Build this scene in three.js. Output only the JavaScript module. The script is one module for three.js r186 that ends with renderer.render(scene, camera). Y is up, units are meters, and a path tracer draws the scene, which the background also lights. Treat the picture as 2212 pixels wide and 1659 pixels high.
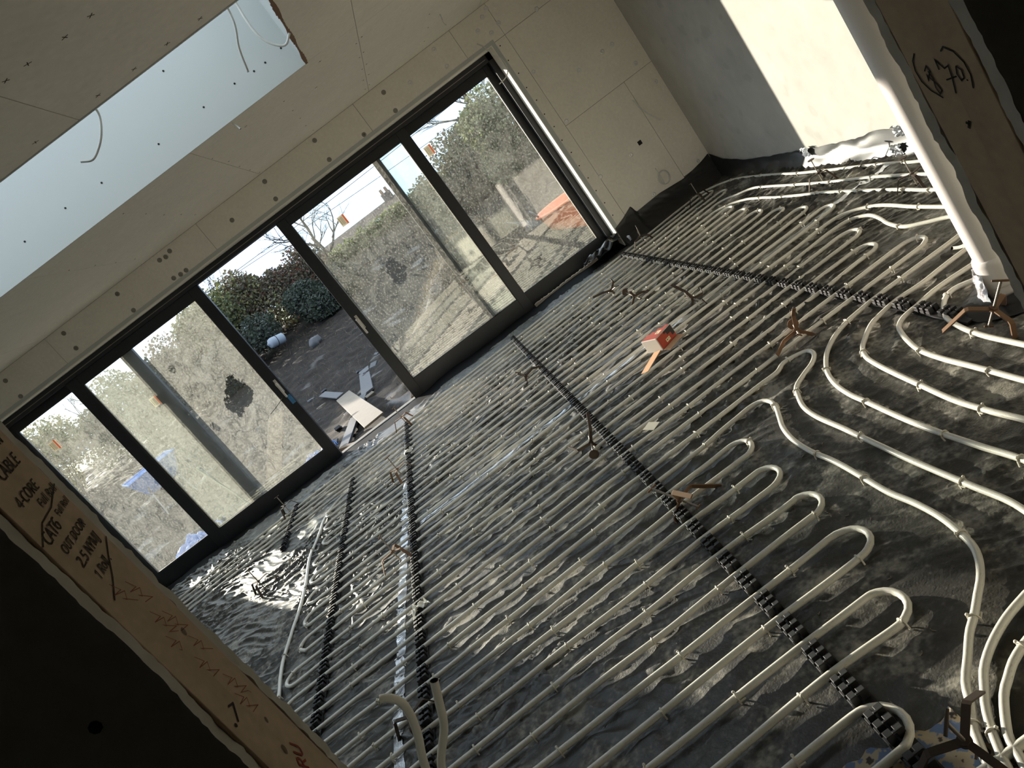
import * as THREE from 'three';
import { mergeGeometries, mergeVertices } from 'three/addons/utils/BufferGeometryUtils.js';
import { RoundedBoxGeometry } from 'three/addons/geometries/RoundedBoxGeometry.js';
import { SimplexNoise } from 'three/addons/math/SimplexNoise.js';

// ---------------------------------------------------------------- camera, sky, sun, exposure
const scene = new THREE.Scene();
const renderer = new THREE.WebGLRenderer();
renderer.toneMapping = THREE.LinearToneMapping;
renderer.toneMappingExposure = 4.5;
renderer.shadowMap.enabled = true;

const camera = new THREE.PerspectiveCamera(2 * Math.atan(829.5 / 1688.93) * 180 / Math.PI, 4 / 3, 0.02, 400);
{
  const right = new THREE.Vector3(0.797476, -0.585103, 0.147264), down = new THREE.Vector3(-0.603271, -0.769268, 0.210455), fwd = new THREE.Vector3(-0.009852, -0.256673, -0.966448);
  camera.quaternion.setFromRotationMatrix(new THREE.Matrix4().makeBasis(right, down.clone().negate(), fwd.clone().negate()));
  camera.position.set(0, 1.55, 7.3625);
}
scene.add(camera);

let seedState = 20240611;
function rnd() { seedState = (seedState * 1664525 + 1013904223) >>> 0; return seedState / 4294967296; }
const rr = (a, b) => a + (b - a) * rnd();
const simplex = new SimplexNoise({ random: rnd });
const n2 = (x, y) => simplex.noise(x, y), n3 = (x, y, z) => simplex.noise3d(x, y, z);
const fbm = (x, y, o = 4) => { let s = 0, a = 0.5, f = 1; for (let i = 0; i < o; i++) { s += a * n2(x * f + i * 17.3, y * f - i * 9.1); a *= 0.5; f *= 2.03; } return s; };
const sstep = (a, b, x) => { const t = Math.min(1, Math.max(0, (x - a) / (b - a))); return t * t * (3 - 2 * t); };

const SUN_AZ = Math.atan(0.666), SUN_EL = 10.8 * Math.PI / 180;
const sunDir = new THREE.Vector3(-Math.sin(SUN_AZ) * Math.cos(SUN_EL), Math.sin(SUN_EL), -Math.cos(SUN_AZ) * Math.cos(SUN_EL));
const sun = new THREE.DirectionalLight(new THREE.Color().setRGB(1.0, 0.90, 0.76), 3.3);
sun.position.copy(sunDir).multiplyScalar(40);
sun.target.position.set(0, 0, 0);
sun.castShadow = true; sun.shadow.radius = 1.2; sun.shadow.mapSize.set(4096, 4096);
Object.assign(sun.shadow.camera, { left: -16, right: 16, top: 14, bottom: -14, near: 1, far: 90 });
scene.add(sun, sun.target);

{ // clear winter sky with thin high cloud
  const w = 512, h = 256, d = new Float32Array(w * h * 4);
  for (let j = 0; j < h; j++) for (let i = 0; i < w; i++) {
    const el = ((j + 0.5) / h - 0.5) * Math.PI, az = ((i + 0.5) / w - 0.5) * 2 * Math.PI;
    const v = new THREE.Vector3(Math.cos(el) * Math.cos(az), Math.sin(el), Math.cos(el) * Math.sin(az));
    const up = Math.max(0, v.y), t = Math.pow(1 - up, 3.2);
    let r = 0.64 - 0.32 * t, g = 0.77 - 0.25 * t, b = 0.90 - 0.10 * t;
    const c = sstep(0.02, 0.5, fbm(v.x * 3.1 + 4, v.z * 3.1 + v.y * 6, 5)) * 0.28 * sstep(-0.05, 0.08, v.y);
    r += (0.92 - r) * c; g += (0.92 - g) * c; b += (0.94 - b) * c;
    const a = Math.acos(Math.min(1, v.dot(sunDir))), glow = 0.9 * Math.exp(-a / 0.22) + 0.10 * Math.exp(-a / 0.9);
    const k = (j * w + i) * 4;
    d[k] = (r + glow * 1.0) * 1.0; d[k + 1] = (g + glow * 0.92) * 1.0; d[k + 2] = (b + glow * 0.78) * 1.0; d[k + 3] = 1;
  }
  const sky = new THREE.DataTexture(d, w, h, THREE.RGBAFormat, THREE.FloatType);
  sky.mapping = THREE.EquirectangularReflectionMapping; sky.magFilter = THREE.LinearFilter; sky.minFilter = THREE.LinearFilter; sky.wrapS = THREE.RepeatWrapping; sky.needsUpdate = true;
  scene.background = sky; scene.backgroundIntensity = 0.62;
}

// ---------------------------------------------------------------- helpers
const names = {};
function numbered(n) { const c = names[n] = (names[n] ?? -1) + 1; return c ? n + '_' + String(c).padStart(3, '0') : n; }
function mesh(name, geo, mat, parent) { const o = new THREE.Mesh(geo, mat); o.name = name; o.castShadow = o.receiveShadow = true; parent.add(o); return o; }
function struct(name, geo, mat, parent) { const o = mesh(parent ? name : numbered(name), geo, mat, parent ?? scene); if (!parent) o.userData.kind = 'structure'; return o; }
function structGroup(name) { const g = new THREE.Group(); g.name = numbered(name); g.userData.kind = 'structure'; scene.add(g); return g; }
function thing(name, label, category, pos = [0, 0, 0], turn = 0, group) {
  const g = new THREE.Group(); g.name = numbered(name); scene.add(g); g.position.set(...pos); g.rotation.y = turn; g.userData = { label, category }; if (group) g.userData.group = group; return g;
}
function single(name, label, category, geo, mat, group) { const o = mesh(numbered(name), geo, mat, scene); o.userData = { label, category }; if (group) o.userData.group = group; return o; }
const V3 = (x, y, z) => new THREE.Vector3(x, y, z);
// box given by its corners, uv in metres
function box(x0, x1, y0, y1, z0, z1) { const g = new THREE.BoxGeometry(x1 - x0, y1 - y0, z1 - z0); boxUV(g); g.translate((x0 + x1) / 2, (y0 + y1) / 2, (z0 + z1) / 2); return g; }
function boxUV(g) {
  const p = g.attributes.position, n = g.attributes.normal, uv = g.attributes.uv;
  for (let i = 0; i < p.count; i++) { const ax = Math.abs(n.getX(i)), ay = Math.abs(n.getY(i)); if (ax > 0.7) uv.setXY(i, p.getZ(i), p.getY(i)); else if (ay > 0.7) uv.setXY(i, p.getX(i), p.getZ(i)); else uv.setXY(i, p.getX(i), p.getY(i)); }
  return g;
}
function rbox(w, h, d, r = 0.003, s = 2) { return boxUV(new RoundedBoxGeometry(w, h, d, s, Math.min(r, w / 2.01, h / 2.01, d / 2.01))); }
const at = (g, x, y, z, rx = 0, ry = 0, rz = 0) => { g.rotateX(rx); g.rotateY(ry); g.rotateZ(rz); g.translate(x, y, z); return g; };
const merge = (l) => mergeGeometries(l.map((g) => { const q = g.index ? g.toNonIndexed() : g; for (const k of Object.keys(q.attributes)) if (!['position', 'normal', 'uv'].includes(k)) q.deleteAttribute(k); return q; }));
// tube along dense points, side vectors taken from an up direction; uv: metres along, turns round
function sweep(pts, r, seg = 8, up = V3(0, 1, 0), cap = true) {
  const n = pts.length, pos = [], nor = [], uv = [], idx = []; let len = 0;
  const T = V3(), S = V3(), U = V3(), lastS = V3();
  for (let i = 0; i < n; i++) {
    T.subVectors(pts[Math.min(n - 1, i + 1)], pts[Math.max(0, i - 1)]).normalize();
    if (i) len += pts[i].distanceTo(pts[i - 1]);
    S.crossVectors(T, up); if (S.lengthSq() < 1e-4) S.copy(lastS.lengthSq() ? lastS : V3(1, 0, 0)); S.normalize(); if (i && S.dot(lastS) < 0) S.negate(); lastS.copy(S); U.crossVectors(S, T);
    const rad = typeof r === 'function' ? r(i / (n - 1)) : r;
    for (let k = 0; k <= seg; k++) { const a = k / seg * 2 * Math.PI, c = Math.cos(a), s = Math.sin(a), nx = S.x * c + U.x * s, ny = S.y * c + U.y * s, nz = S.z * c + U.z * s; pos.push(pts[i].x + nx * rad, pts[i].y + ny * rad, pts[i].z + nz * rad); nor.push(nx, ny, nz); uv.push(len, k / seg); }
    if (i) for (let k = 0; k < seg; k++) { const a = (i - 1) * (seg + 1) + k, b = a + seg + 1; idx.push(a, b, a + 1, b, b + 1, a + 1); }
  }
  if (cap) for (const e of [0, n - 1]) {
    const dir = e ? T.subVectors(pts[n - 1], pts[n - 2]).normalize().clone() : T.subVectors(pts[0], pts[1]).normalize().clone(), c = pos.length / 3, b = e * (seg + 1);
    pos.push(pts[e].x, pts[e].y, pts[e].z); nor.push(dir.x, dir.y, dir.z); uv.push(0, 0);
    for (let k = 0; k <= seg; k++) { pos.push(...pos.slice((b + k) * 3, (b + k) * 3 + 3)); nor.push(dir.x, dir.y, dir.z); uv.push(0, 0); }
    for (let k = 0; k < seg; k++) e ? idx.push(c, c + 1 + k, c + 2 + k) : idx.push(c, c + 2 + k, c + 1 + k);
  }
  const g = new THREE.BufferGeometry(); g.setAttribute('position', new THREE.Float32BufferAttribute(pos, 3)); g.setAttribute('normal', new THREE.Float32BufferAttribute(nor, 3)); g.setAttribute('uv', new THREE.Float32BufferAttribute(uv, 2)); g.setIndex(idx); return g;
}
function smooth(list, step = 0.02) { const c = new THREE.CatmullRomCurve3(list.map((p) => V3(...p)), false, 'centripetal'); return c.getSpacedPoints(Math.max(4, Math.ceil(c.getLength() / step))); }
// a grid surface f(u,v) -> [x,y,z]
function sheet(nu, nv, f, uvf) {
  const pos = [], uv = [], idx = [];
  for (let j = 0; j <= nv; j++) for (let i = 0; i <= nu; i++) { const p = f(i / nu, j / nv); pos.push(...p); const t = uvf ? uvf(p, i / nu, j / nv) : [i / nu, j / nv]; uv.push(t[0], t[1]); if (i < nu && j < nv) { const a = j * (nu + 1) + i; idx.push(a, a + 1, a + nu + 1, a + 1, a + nu + 2, a + nu + 1); } }
  const g = new THREE.BufferGeometry(); g.setAttribute('position', new THREE.Float32BufferAttribute(pos, 3)); g.setAttribute('uv', new THREE.Float32BufferAttribute(uv, 2)); g.setIndex(idx); g.computeVertexNormals(); return g;
}
// flat bar swept along points: rectangular section w x t, t measured along 'flat'
function bar(pts, w, t, flat) {
  const n = pts.length, pos = [], idx = [], T = V3(), S = V3(), N = V3();
  for (let i = 0; i < n; i++) {
    T.subVectors(pts[Math.min(n - 1, i + 1)], pts[Math.max(0, i - 1)]).normalize(); S.copy(flat).normalize(); N.crossVectors(T, S).normalize();
    for (const [a, b] of [[1, 1], [-1, 1], [-1, -1], [1, -1]]) pos.push(pts[i].x + S.x * a * w / 2 + N.x * b * t / 2, pts[i].y + S.y * a * w / 2 + N.y * b * t / 2, pts[i].z + S.z * a * w / 2 + N.z * b * t / 2);
    if (i) for (let k = 0; k < 4; k++) { const a = (i - 1) * 4 + k, b = (i - 1) * 4 + (k + 1) % 4; idx.push(a, a + 4, b, b, a + 4, b + 4); }
  }
  idx.push(0, 1, 2, 0, 2, 3); const e = (n - 1) * 4; idx.push(e, e + 2, e + 1, e, e + 3, e + 2);
  let g = new THREE.BufferGeometry(); g.setAttribute('position', new THREE.Float32BufferAttribute(pos, 3)); g.setIndex(idx); g = g.toNonIndexed(); g.computeVertexNormals(); g.setAttribute('uv', new THREE.Float32BufferAttribute(new Float32Array(g.attributes.position.count * 2), 2)); return g;
}

// ---------------------------------------------------------------- textures and materials
function tex(w, h, f, srgb = true) {
  const d = new Uint8Array(w * h * 4);
  for (let j = 0; j < h; j++) for (let i = 0; i < w; i++) { const c = f(i / w, j / h), k = (j * w + i) * 4; d[k] = 255 * Math.min(1, Math.max(0, c[0])); d[k + 1] = 255 * Math.min(1, Math.max(0, c[1])); d[k + 2] = 255 * Math.min(1, Math.max(0, c[2])); d[k + 3] = c[3] === undefined ? 255 : 255 * Math.min(1, Math.max(0, c[3])); }
  const t = new THREE.DataTexture(d, w, h); t.wrapS = t.wrapT = THREE.RepeatWrapping; t.magFilter = THREE.LinearFilter; t.minFilter = THREE.LinearMipmapLinearFilter; if (srgb) t.colorSpace = THREE.SRGBColorSpace; t.needsUpdate = true; return t;
}
// seamless fbm on the unit square
const tn = (u, v, s, o = 4) => { let r = 0, a = 0.5, f = s; for (let i = 0; i < o; i++) { const x = Math.cos(u * 6.2832) * f / 6.2832, y = Math.sin(u * 6.2832) * f / 6.2832, z = Math.cos(v * 6.2832) * f / 6.2832, w = Math.sin(v * 6.2832) * f / 6.2832; r += a * simplex.noise4d(x + i * 7.1, y, z, w); a *= 0.5; f *= 2; } return r; };
const M = {};
const std = (o) => new THREE.MeshStandardMaterial(o);
const lin = (r, g, b) => new THREE.Color().setRGB(r, g, b);
const rep = (t, x, y) => { const c = t.clone(); c.repeat.set(x, y); c.needsUpdate = true; return c; };

const tBoard = tex(512, 512, (u, v) => { const a = tn(u, v, 3, 4) * 0.05, b = tn(u, v, 40, 2) * 0.05; const m = 0.915 + a * 0.7 + b * 0.7; return [m, m * 0.978, m * 0.93]; });
const tFine = tex(512, 512, (u, v) => { const a = 0.5 + tn(u, v, 30, 3) * 0.6; return [a, a, a]; }, false);
M.board = std({ map: rep(tBoard, 0.7, 0.7), roughness: 0.86, bumpMap: rep(tFine, 2, 2), bumpScale: 0.0006 });
M.boardCeil = std({ map: rep(tBoard, 0.5, 0.5), roughness: 0.88 });
const tPlaster = tex(512, 512, (u, v) => { const a = tn(u * 1, v, 4, 4), s = tn(u, v, 14, 3); const m = 0.70 + a * 0.05 + s * 0.03 - 0.035 * sstep(0.2, 0.45, tn(u, v, 9, 3)); return [m, m * 0.985, m * 0.95]; });
M.plaster = std({ map: rep(tPlaster, 0.45, 0.45), roughness: 0.82 });
M.lining = std({ color: lin(0.50, 0.52, 0.495), roughness: 0.8 });
M.core = std({ color: lin(0.36, 0.35, 0.32), map: rep(tPlaster, 6, 6), roughness: 0.95, bumpMap: rep(tFine, 8, 8), bumpScale: 0.002 });
M.dark = std({ color: lin(0.012, 0.012, 0.013), roughness: 0.9 });
M.frame = std({ color: lin(0.018, 0.020, 0.024), roughness: 0.42 });
M.seal = std({ color: lin(0.008, 0.008, 0.009), roughness: 0.6 });
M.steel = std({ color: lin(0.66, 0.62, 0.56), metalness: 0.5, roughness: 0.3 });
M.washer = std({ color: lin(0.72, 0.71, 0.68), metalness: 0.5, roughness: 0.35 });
M.glass = new THREE.MeshPhysicalMaterial({ color: 0xffffff, transmission: 1, roughness: 0, thickness: 0, ior: 1.62 });
M.glassTint = new THREE.MeshPhysicalMaterial({ color: lin(0.955, 0.975, 0.962), transmission: 1, roughness: 0, thickness: 0, ior: 1.78 });
// grime on the glass: cement dust wiped in smears, hand prints and spatters; alpha holds the grain
function dustTex(seed, smear, patches, base = 0.36) {
  return tex(1024, 1024, (u, v) => {
    const x = u * 1.9, y = v * 1.9, wx = fbm(x * 1.3 + seed, y * 1.3, 3) * 0.5, wy = fbm(x * 1.3 - seed, y * 1.3 + 7, 3) * 0.5;
    const s1 = fbm((x + wx) * 3 + seed * 3, (y + wy) * 3, 4), s2 = Math.abs(fbm((x * 0.8 + y * 0.6 + wx) * 2.2 + seed, (x * 0.6 - y * 0.8 + wy) * 13, 4)), fine = fbm(x * 26 + seed, y * 26, 3);
    let a = base + s1 * 0.34 + smear * (0.30 - s2 * 1.2) * 0.5 + fine * 0.20;
    if (fine > 0.36) a += 0.6; if (fbm(x * 60 + seed, y * 60, 2) > 0.52) a += 1.6;
    for (const [px, py, pr, pa] of patches) { const q = Math.hypot((u - px), (v - py)) / pr + fbm(x * 5 + seed, y * 5, 4) * 0.55; a += pa * (1 - sstep(0.75, 1.0, q)); }
    return [1, Math.min(1, Math.max(0.02, a)), 1];
  }, false);
}
function dustMat(t, op) { const c = t; return new THREE.MeshPhysicalMaterial({ color: lin(0.93, 0.89, 0.80), transmission: 0.7, roughness: 1, thickness: 0, transparent: true, opacity: op, alphaMap: c, specularIntensity: 0 }); }
M.wood = std({ roughness: 0.75, map: tex(512, 512, (u, v) => { const w = u + tn(u, v, 2, 3) * 0.10, g = 0.5 + 0.5 * Math.sin(w * 60 + tn(u, v, 3, 2) * 8), f = tn(u * 1, v, 60, 2) * 0.06; const m = 0.87 + g * 0.05 + f; return [m, m * 0.89, m * 0.75]; }) });
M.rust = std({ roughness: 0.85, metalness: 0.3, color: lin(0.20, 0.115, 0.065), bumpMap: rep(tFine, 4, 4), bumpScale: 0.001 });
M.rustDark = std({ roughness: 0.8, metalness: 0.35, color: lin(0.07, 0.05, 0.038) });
M.zinc = std({ roughness: 0.5, metalness: 0.9, color: lin(0.34, 0.30, 0.26) });
M.blackPlastic = std({ color: lin(0.010, 0.010, 0.011), roughness: 0.58 });
M.cable = std({ color: lin(0.66, 0.66, 0.62), roughness: 0.5 });
M.pvc = std({ color: lin(0.84, 0.80, 0.76), roughness: 0.32 });
M.foil = std({ color: lin(0.86, 0.87, 0.9), metalness: 1, roughness: 0.14, bumpMap: rep(tFine, 3, 3), bumpScale: 0.004 });
M.pipe = std({ roughness: 0.36, map: (() => { const t = tex(1024, 128, (u, v) => { const m = 0.855 + tn(u, v, 8, 3) * 0.03, d = sstep(0.30, 0.48, tn(u, v, 46, 3)) * 0.6; return [m - d * 0.38, m * 0.985 - d * 0.44, m * 0.93 - d * 0.50]; }); t.repeat.set(0.9, 1); return t; })() });
M.clip = std({ color: lin(0.74, 0.70, 0.60), roughness: 0.45 });
// polythene: black film under grey cement dust that was walked about
const tMem = tex(1024, 1024, (u, v) => { const a = tn(u, v, 7, 5), b = tn(u, v, 60, 3); const d = sstep(-0.15, 0.55, a + b * 0.45); const m = 0.20 + 0.33 * d + b * 0.06; return [m * 1.03, m, m * 0.92]; });
const tMemR = tex(512, 512, (u, v) => { const a = tn(u, v, 7, 5), b = tn(u, v, 40, 3); const m = 0.46 + 0.26 * sstep(-0.15, 0.55, a + b * 0.45); return [m, m, m]; }, false);
M.membrane = new THREE.MeshPhysicalMaterial({ ior: 1.5, map: rep(tMem, 0.6, 0.6), roughness: 1, roughnessMap: rep(tMemR, 0.6, 0.6), bumpMap: rep(tFine, 3, 3), bumpScale: 0.0012 });
M.film = std({ color: lin(0.014, 0.015, 0.017), roughness: 0.40 })
M.filmDull = new THREE.MeshPhysicalMaterial({ color: lin(0.008, 0.0085, 0.010), roughness: 0.7, specularIntensity: 0.12 });
M.tape = std({ color: lin(0.74, 0.77, 0.82), metalness: 1, roughness: 0.24, bumpMap: rep(tFine, 6, 6), bumpScale: 0.002 });

// ================================================================ THE ROOM SHELL
const RX = 2.735, LX = -4.9, CH = 2.5, ZB = 6.605;   // right wall, left wall, ceiling height, partition face
const DX0 = -4.20, DX1 = 1.602, DY1 = 2.19;           // opening of the sliding doors
struct('floor', box(LX - 0.15, RX + 0.15, -0.2, -0.012, -0.46, 9.4), M.core);

// plasterboard washer: dished disc with four prongs holes and a screw head
function washerGeo(r = 0.021) {
  const d = new THREE.LatheGeometry([[0.0001, 0.0012], [0.006, 0.0012], [0.007, 0.0032], [r * 0.72, 0.0036], [r, 0.0008], [r, 0]].map((p) => new THREE.Vector2(...p)), 18);
  const l = [d]; for (let i = 0; i < 4; i++) { const h = new THREE.CylinderGeometry(0.0028, 0.0028, 0.0012, 7); h.translate(Math.cos(i * 1.57 + 0.4) * r * 0.56, 0.0038, Math.sin(i * 1.57 + 0.4) * r * 0.56); l.push(h); }
  return merge(l).rotateX(Math.PI / 2);
}
const gWasher = washerGeo();
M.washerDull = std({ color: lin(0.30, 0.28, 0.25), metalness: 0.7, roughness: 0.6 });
const gScrewDot = new THREE.CylinderGeometry(0.006, 0.006, 0.002, 8);

{ // door wall: masonry core, plasterboards with open joints, reveal linings
  const w = structGroup('wall_front');
  mesh('masonry', merge([box(LX - 0.15, DX0, -0.2, 3.3, -0.42, -0.0135), box(DX1, RX + 0.15, -0.2, 3.3, -0.42, -0.0135), box(DX0, DX1, DY1, 3.3, -0.42, -0.0135)]), M.core, w);
  const J = 0.0016, B = (x0, x1, y0, y1) => mesh('plasterboard', box(x0 + J, x1 - J, y0 + J, y1 - J, -0.0125, 0), M.board, w);
  B(LX, DX0, 0.12, 1.57); B(LX, DX0, 1.57, CH);
  const seams = [DX0, -3.12, -1.44, 0.30, 1.36]; for (let i = 0; i < 4; i++) B(seams[i], seams[i + 1], DY1, CH);
  B(1.36, 1.75, DY1, CH); B(1.75, RX, DY1, CH);
  B(DX1, 1.75, 0.19, DY1); B(1.75, 2.42, 0.19, 1.24); B(2.42, RX, 0.20, 1.24); B(1.75, RX, 1.24, DY1);
  const bead = merge([box(DX1 - 0.002, DX1 + 0.034, 0.19, DY1, 0, 0.0022), box(DX0, DX1 + 0.034, DY1 - 0.002, DY1 + 0.03, 0, 0.0022)]);
  mesh('corner_bead', bead, M.lining, w);
  mesh('reveal_lining', box(DX1 - 0.011, DX1 - 0.0005, 0.0, DY1 - 0.012, -0.36, -0.0005), M.board, w);
  mesh('reveal_lining', box(DX0 + 0.0005, DX0 + 0.011, 0.0, DY1 - 0.012, -0.36, -0.0005), M.board, w);
  mesh('reveal_lining', box(DX0, DX1, DY1 - 0.0115, DY1 - 0.0005, -0.36, -0.0005), M.board, w);
  const fx = [[-0.16, 2.45], [-0.16, 2.25], [-0.73, 2.43], [-0.75, 2.26], [-1.17, 2.34], [-1.77, 2.45], [-1.83, 2.43], [-1.89, 2.44], [-1.77, 2.24], [-1.83, 2.24], [-1.90, 2.25], [-2.37, 2.43], [-2.36, 2.24], [-2.96, 2.44], [0.22, 2.24], [0.57, 2.24], [0.82, 2.35], [1.17, 2.27], [1.16, 2.45], [1.57, 2.35], [1.67, 2.42], [1.74, 2.46], [1.76, 2.30], [1.66, 2.27], [2.11, 2.20], [1.78, 1.79], [2.13, 1.56], [2.51, 1.57], [2.60, 1.31], [2.67, 1.07], [1.78, 1.27], [2.11, 0.67], [1.76, 0.68], [2.09, 0.24], [2.40, 1.57], [0.58, 2.42], [2.61, 0.24], [-3.63, 2.42], [-3.63, 2.24], [-2.97, 2.28]];
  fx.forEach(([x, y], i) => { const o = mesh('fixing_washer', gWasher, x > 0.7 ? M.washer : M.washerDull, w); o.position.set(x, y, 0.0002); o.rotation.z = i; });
  for (let i = 0; i < 14; i++) { const o = mesh('screw', gScrewDot, M.dark, w); o.rotation.x = Math.PI / 2; o.position.set(1.655 + 0.006 * Math.sin(i * 3), 0.32 + i * 0.14, 0.0006); }
  mesh('socket_hole', merge([box(2.222, 2.262, 0.69, 0.73, -0.002, 0.0006)]), M.dark, w);
}
struct('wall_right', box(RX, RX + 0.15, -0.2, 3.3, -0.42, 9.4), M.plaster);
struct('wall_left', box(LX - 0.15, LX, -0.2, 3.3, -0.42, 9.4), M.plaster);
struct('wall_return', box(1.6, RX, -0.012, CH, 5.15, 5.25), M.plaster);

// ceiling: boards with joints below a slab that has the rooflight cut through
const OX0 = -4.3, OX1 = 0.12, OZ0 = 2.5, OZ1 = 4.1;  // left end of the opening lengthened out of view to add fill light
{
  const c = structGroup('ceiling');
  mesh('roof_slab', merge([box(LX - 0.15, RX + 0.15, CH + 0.0135, 3.2, -0.42, OZ0 - 0.013), box(LX - 0.15, RX + 0.15, CH + 0.0135, 3.2, OZ1 + 0.013, 9.4), box(LX - 0.15, OX0 - 0.013, CH + 0.0135, 3.2, OZ0 - 0.013, OZ1 + 0.013), box(OX1 + 0.013, RX + 0.15, CH + 0.0135, 3.2, OZ0 - 0.013, OZ1 + 0.013)]), M.core, c);
  const J = 0.0017, B = (x0, x1, z0, z1) => mesh('plasterboard', box(x0 + J, x1 - J, CH, CH + 0.0125, z0 + J, z1 - J), M.boardCeil, c);
  for (const [x0, x1] of [[LX, -3.12], [-3.12, -1.92], [-1.92, -0.72], [-0.72, 0.48]]) { B(x0, x1, 0, OZ0); B(x0, x1, OZ1, ZB); }
  B(LX, OX0, OZ0, OZ1); B(OX1, 0.48, OZ0, OZ1); 
  B(0.48, 1.68, 0, 2.4); B(0.48, 1.68, 2.4, 4.8); B(0.48, 1.68, 4.8, ZB); B(1.68, RX, 0, 1.2); B(1.68, RX, 1.2, 3.6); B(1.68, RX, 3.6, ZB);
  // pencil crosses at the fixings along the board edges and screw heads
  const cross = merge([box(-0.013, 0.013, -0.0004, 0, -0.0016, 0.0016), box(-0.0016, 0.0016, -0.0004, 0, -0.013, 0.013)]);
  for (const [x, z] of [[-0.35, 4.78], [-0.13, 4.19], [-0.28, 4.19], [-0.58, 4.78], [-0.66, 4.78], [-0.43, 4.19], [-0.59, 4.20], [-0.45, 4.77], [-0.87, 4.21], [-0.4, 2.1], [0.1, 1.7], [0.9, 2.2], [0.2, 2.3]]) { const o = mesh('pencil_mark', cross, M.rustDark, c); o.position.set(x, CH - 0.0003, z); o.rotation.y = rr(0, 3); }
  for (let i = 0; i < 34; i++) { const x = [-0.70, -0.12, 0.46, 0.50, 1.08, -1.3, -1.9][i % 7], z = 0.12 + (i / 34) * 2.2; const o = mesh('screw', gScrewDot, M.washerDull, c); o.position.set(x + rr(-0.01, 0.01), CH - 0.0007, z); }
}
function rooflight(name, x0, x1, zb) {
  const s = structGroup(name);
  mesh('shaft_lining', box(x0, x1, CH - 0.003, 3.26, OZ0 - 0.0125, OZ0), M.lining, s);
  mesh('shaft_lining', box(x0, x1, CH - 0.003, 3.26, zb, zb + 0.0125), M.lining, s);
  mesh('shaft_lining', box(x1, x1 + 0.0125, CH - 0.003, 3.26, OZ0 - 0.0125, zb + 0.0125), M.lining, s);
  mesh('shaft_lining', box(x0 - 0.0125, x0, CH - 0.003, 3.26, OZ0 - 0.0125, zb + 0.0125), M.lining, s);
  mesh('kerb', merge([box(x0 - 0.08, x1 + 0.08, 3.2, 3.32, OZ0 - 0.08, OZ0 - 0.0126), box(x0 - 0.08, x1 + 0.08, 3.2, 3.32, zb + 0.0126, zb + 0.08), box(x0 - 0.08, x0 - 0.0126, 3.2, 3.32, OZ0 - 0.08, zb + 0.08), box(x1 + 0.0126, x1 + 0.08, 3.2, 3.32, OZ0 - 0.08, zb + 0.08)]), M.frame, s);
  const p = new THREE.PlaneGeometry(x1 - x0 + 0.12, zb - OZ0 + 0.12).rotateX(-Math.PI / 2); p.translate((x0 + x1) / 2, 3.325, (OZ0 + zb) / 2); mesh('glass_pane', p, M.glass, s);
  return s;
}
{
  const s = rooflight('window_3', OX0, OX1, OZ1);
  for (const [x, y] of [[-1.76, 2.65], [-1.46, 2.66], [-1.21, 2.65], [-0.82, 2.63], [-0.49, 2.64], [-0.27, 2.64], [-0.14, 2.63], [-0.06, 2.63], [0.06, 2.64], [-0.54, 2.91]]) { const o = mesh('screw', gScrewDot, M.dark, s); o.rotation.x = Math.PI / 2; o.position.set(x, y, OZ0 + 0.0008); }
  // torn brown board paper round the cut edge
  const strip = [];
  for (let i = 0; i < 26; i++) { const z = OZ0 + 0.02 + i * 0.06; strip.push(at(rbox(0.016 + 0.008 * Math.sin(i * 7), 0.003, 0.062, 0.001, 1), OX1 + 0.006, CH - 0.002, z, 0, 0.05 * Math.sin(i * 5), 0)); }
  mesh('torn_paper', merge(strip), std({ color: lin(0.22, 0.13, 0.08), roughness: 0.9 }), s);
}

// partition with the doorway the camera looks through
const JL = -0.40, JR = 0.486, Z = [6.605, 6.619, 6.708, 6.722];
function roughBoard(x0, x1, z0, z1, edge, amp, seed, mat, parent) { // board whose cut edge is ragged along the height
  const g = new THREE.BoxGeometry(x1 - x0, CH, z1 - z0, 1, 420, 1); g.translate((x0 + x1) / 2, CH / 2, (z0 + z1) / 2);
  const p = g.attributes.position;
  for (let i = 0; i < p.count; i++) if (Math.abs(p.getX(i) - edge) < 1e-4) { const y = p.getY(i), k = n2(y * 3 + seed, 2) * 0.6 + n2(y * 14 + seed, 5) * 0.5 + n2(y * 60 + seed, p.getZ(i) * 90) * 0.35; p.setX(i, edge + amp * k); }
  g.computeVertexNormals(); boxUV(g); return mesh('plasterboard', g, mat, parent);
}
function handwriting(w, h, draw) {
  const c = document.createElement('canvas'); c.width = w; c.height = h; const x = c.getContext('2d'); x.clearRect(0, 0, w, h); draw(x, w, h);
  const t = new THREE.CanvasTexture(c); t.colorSpace = THREE.SRGBColorSpace; return std({ map: t, transparent: true, roughness: 0.8 });
}
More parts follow.
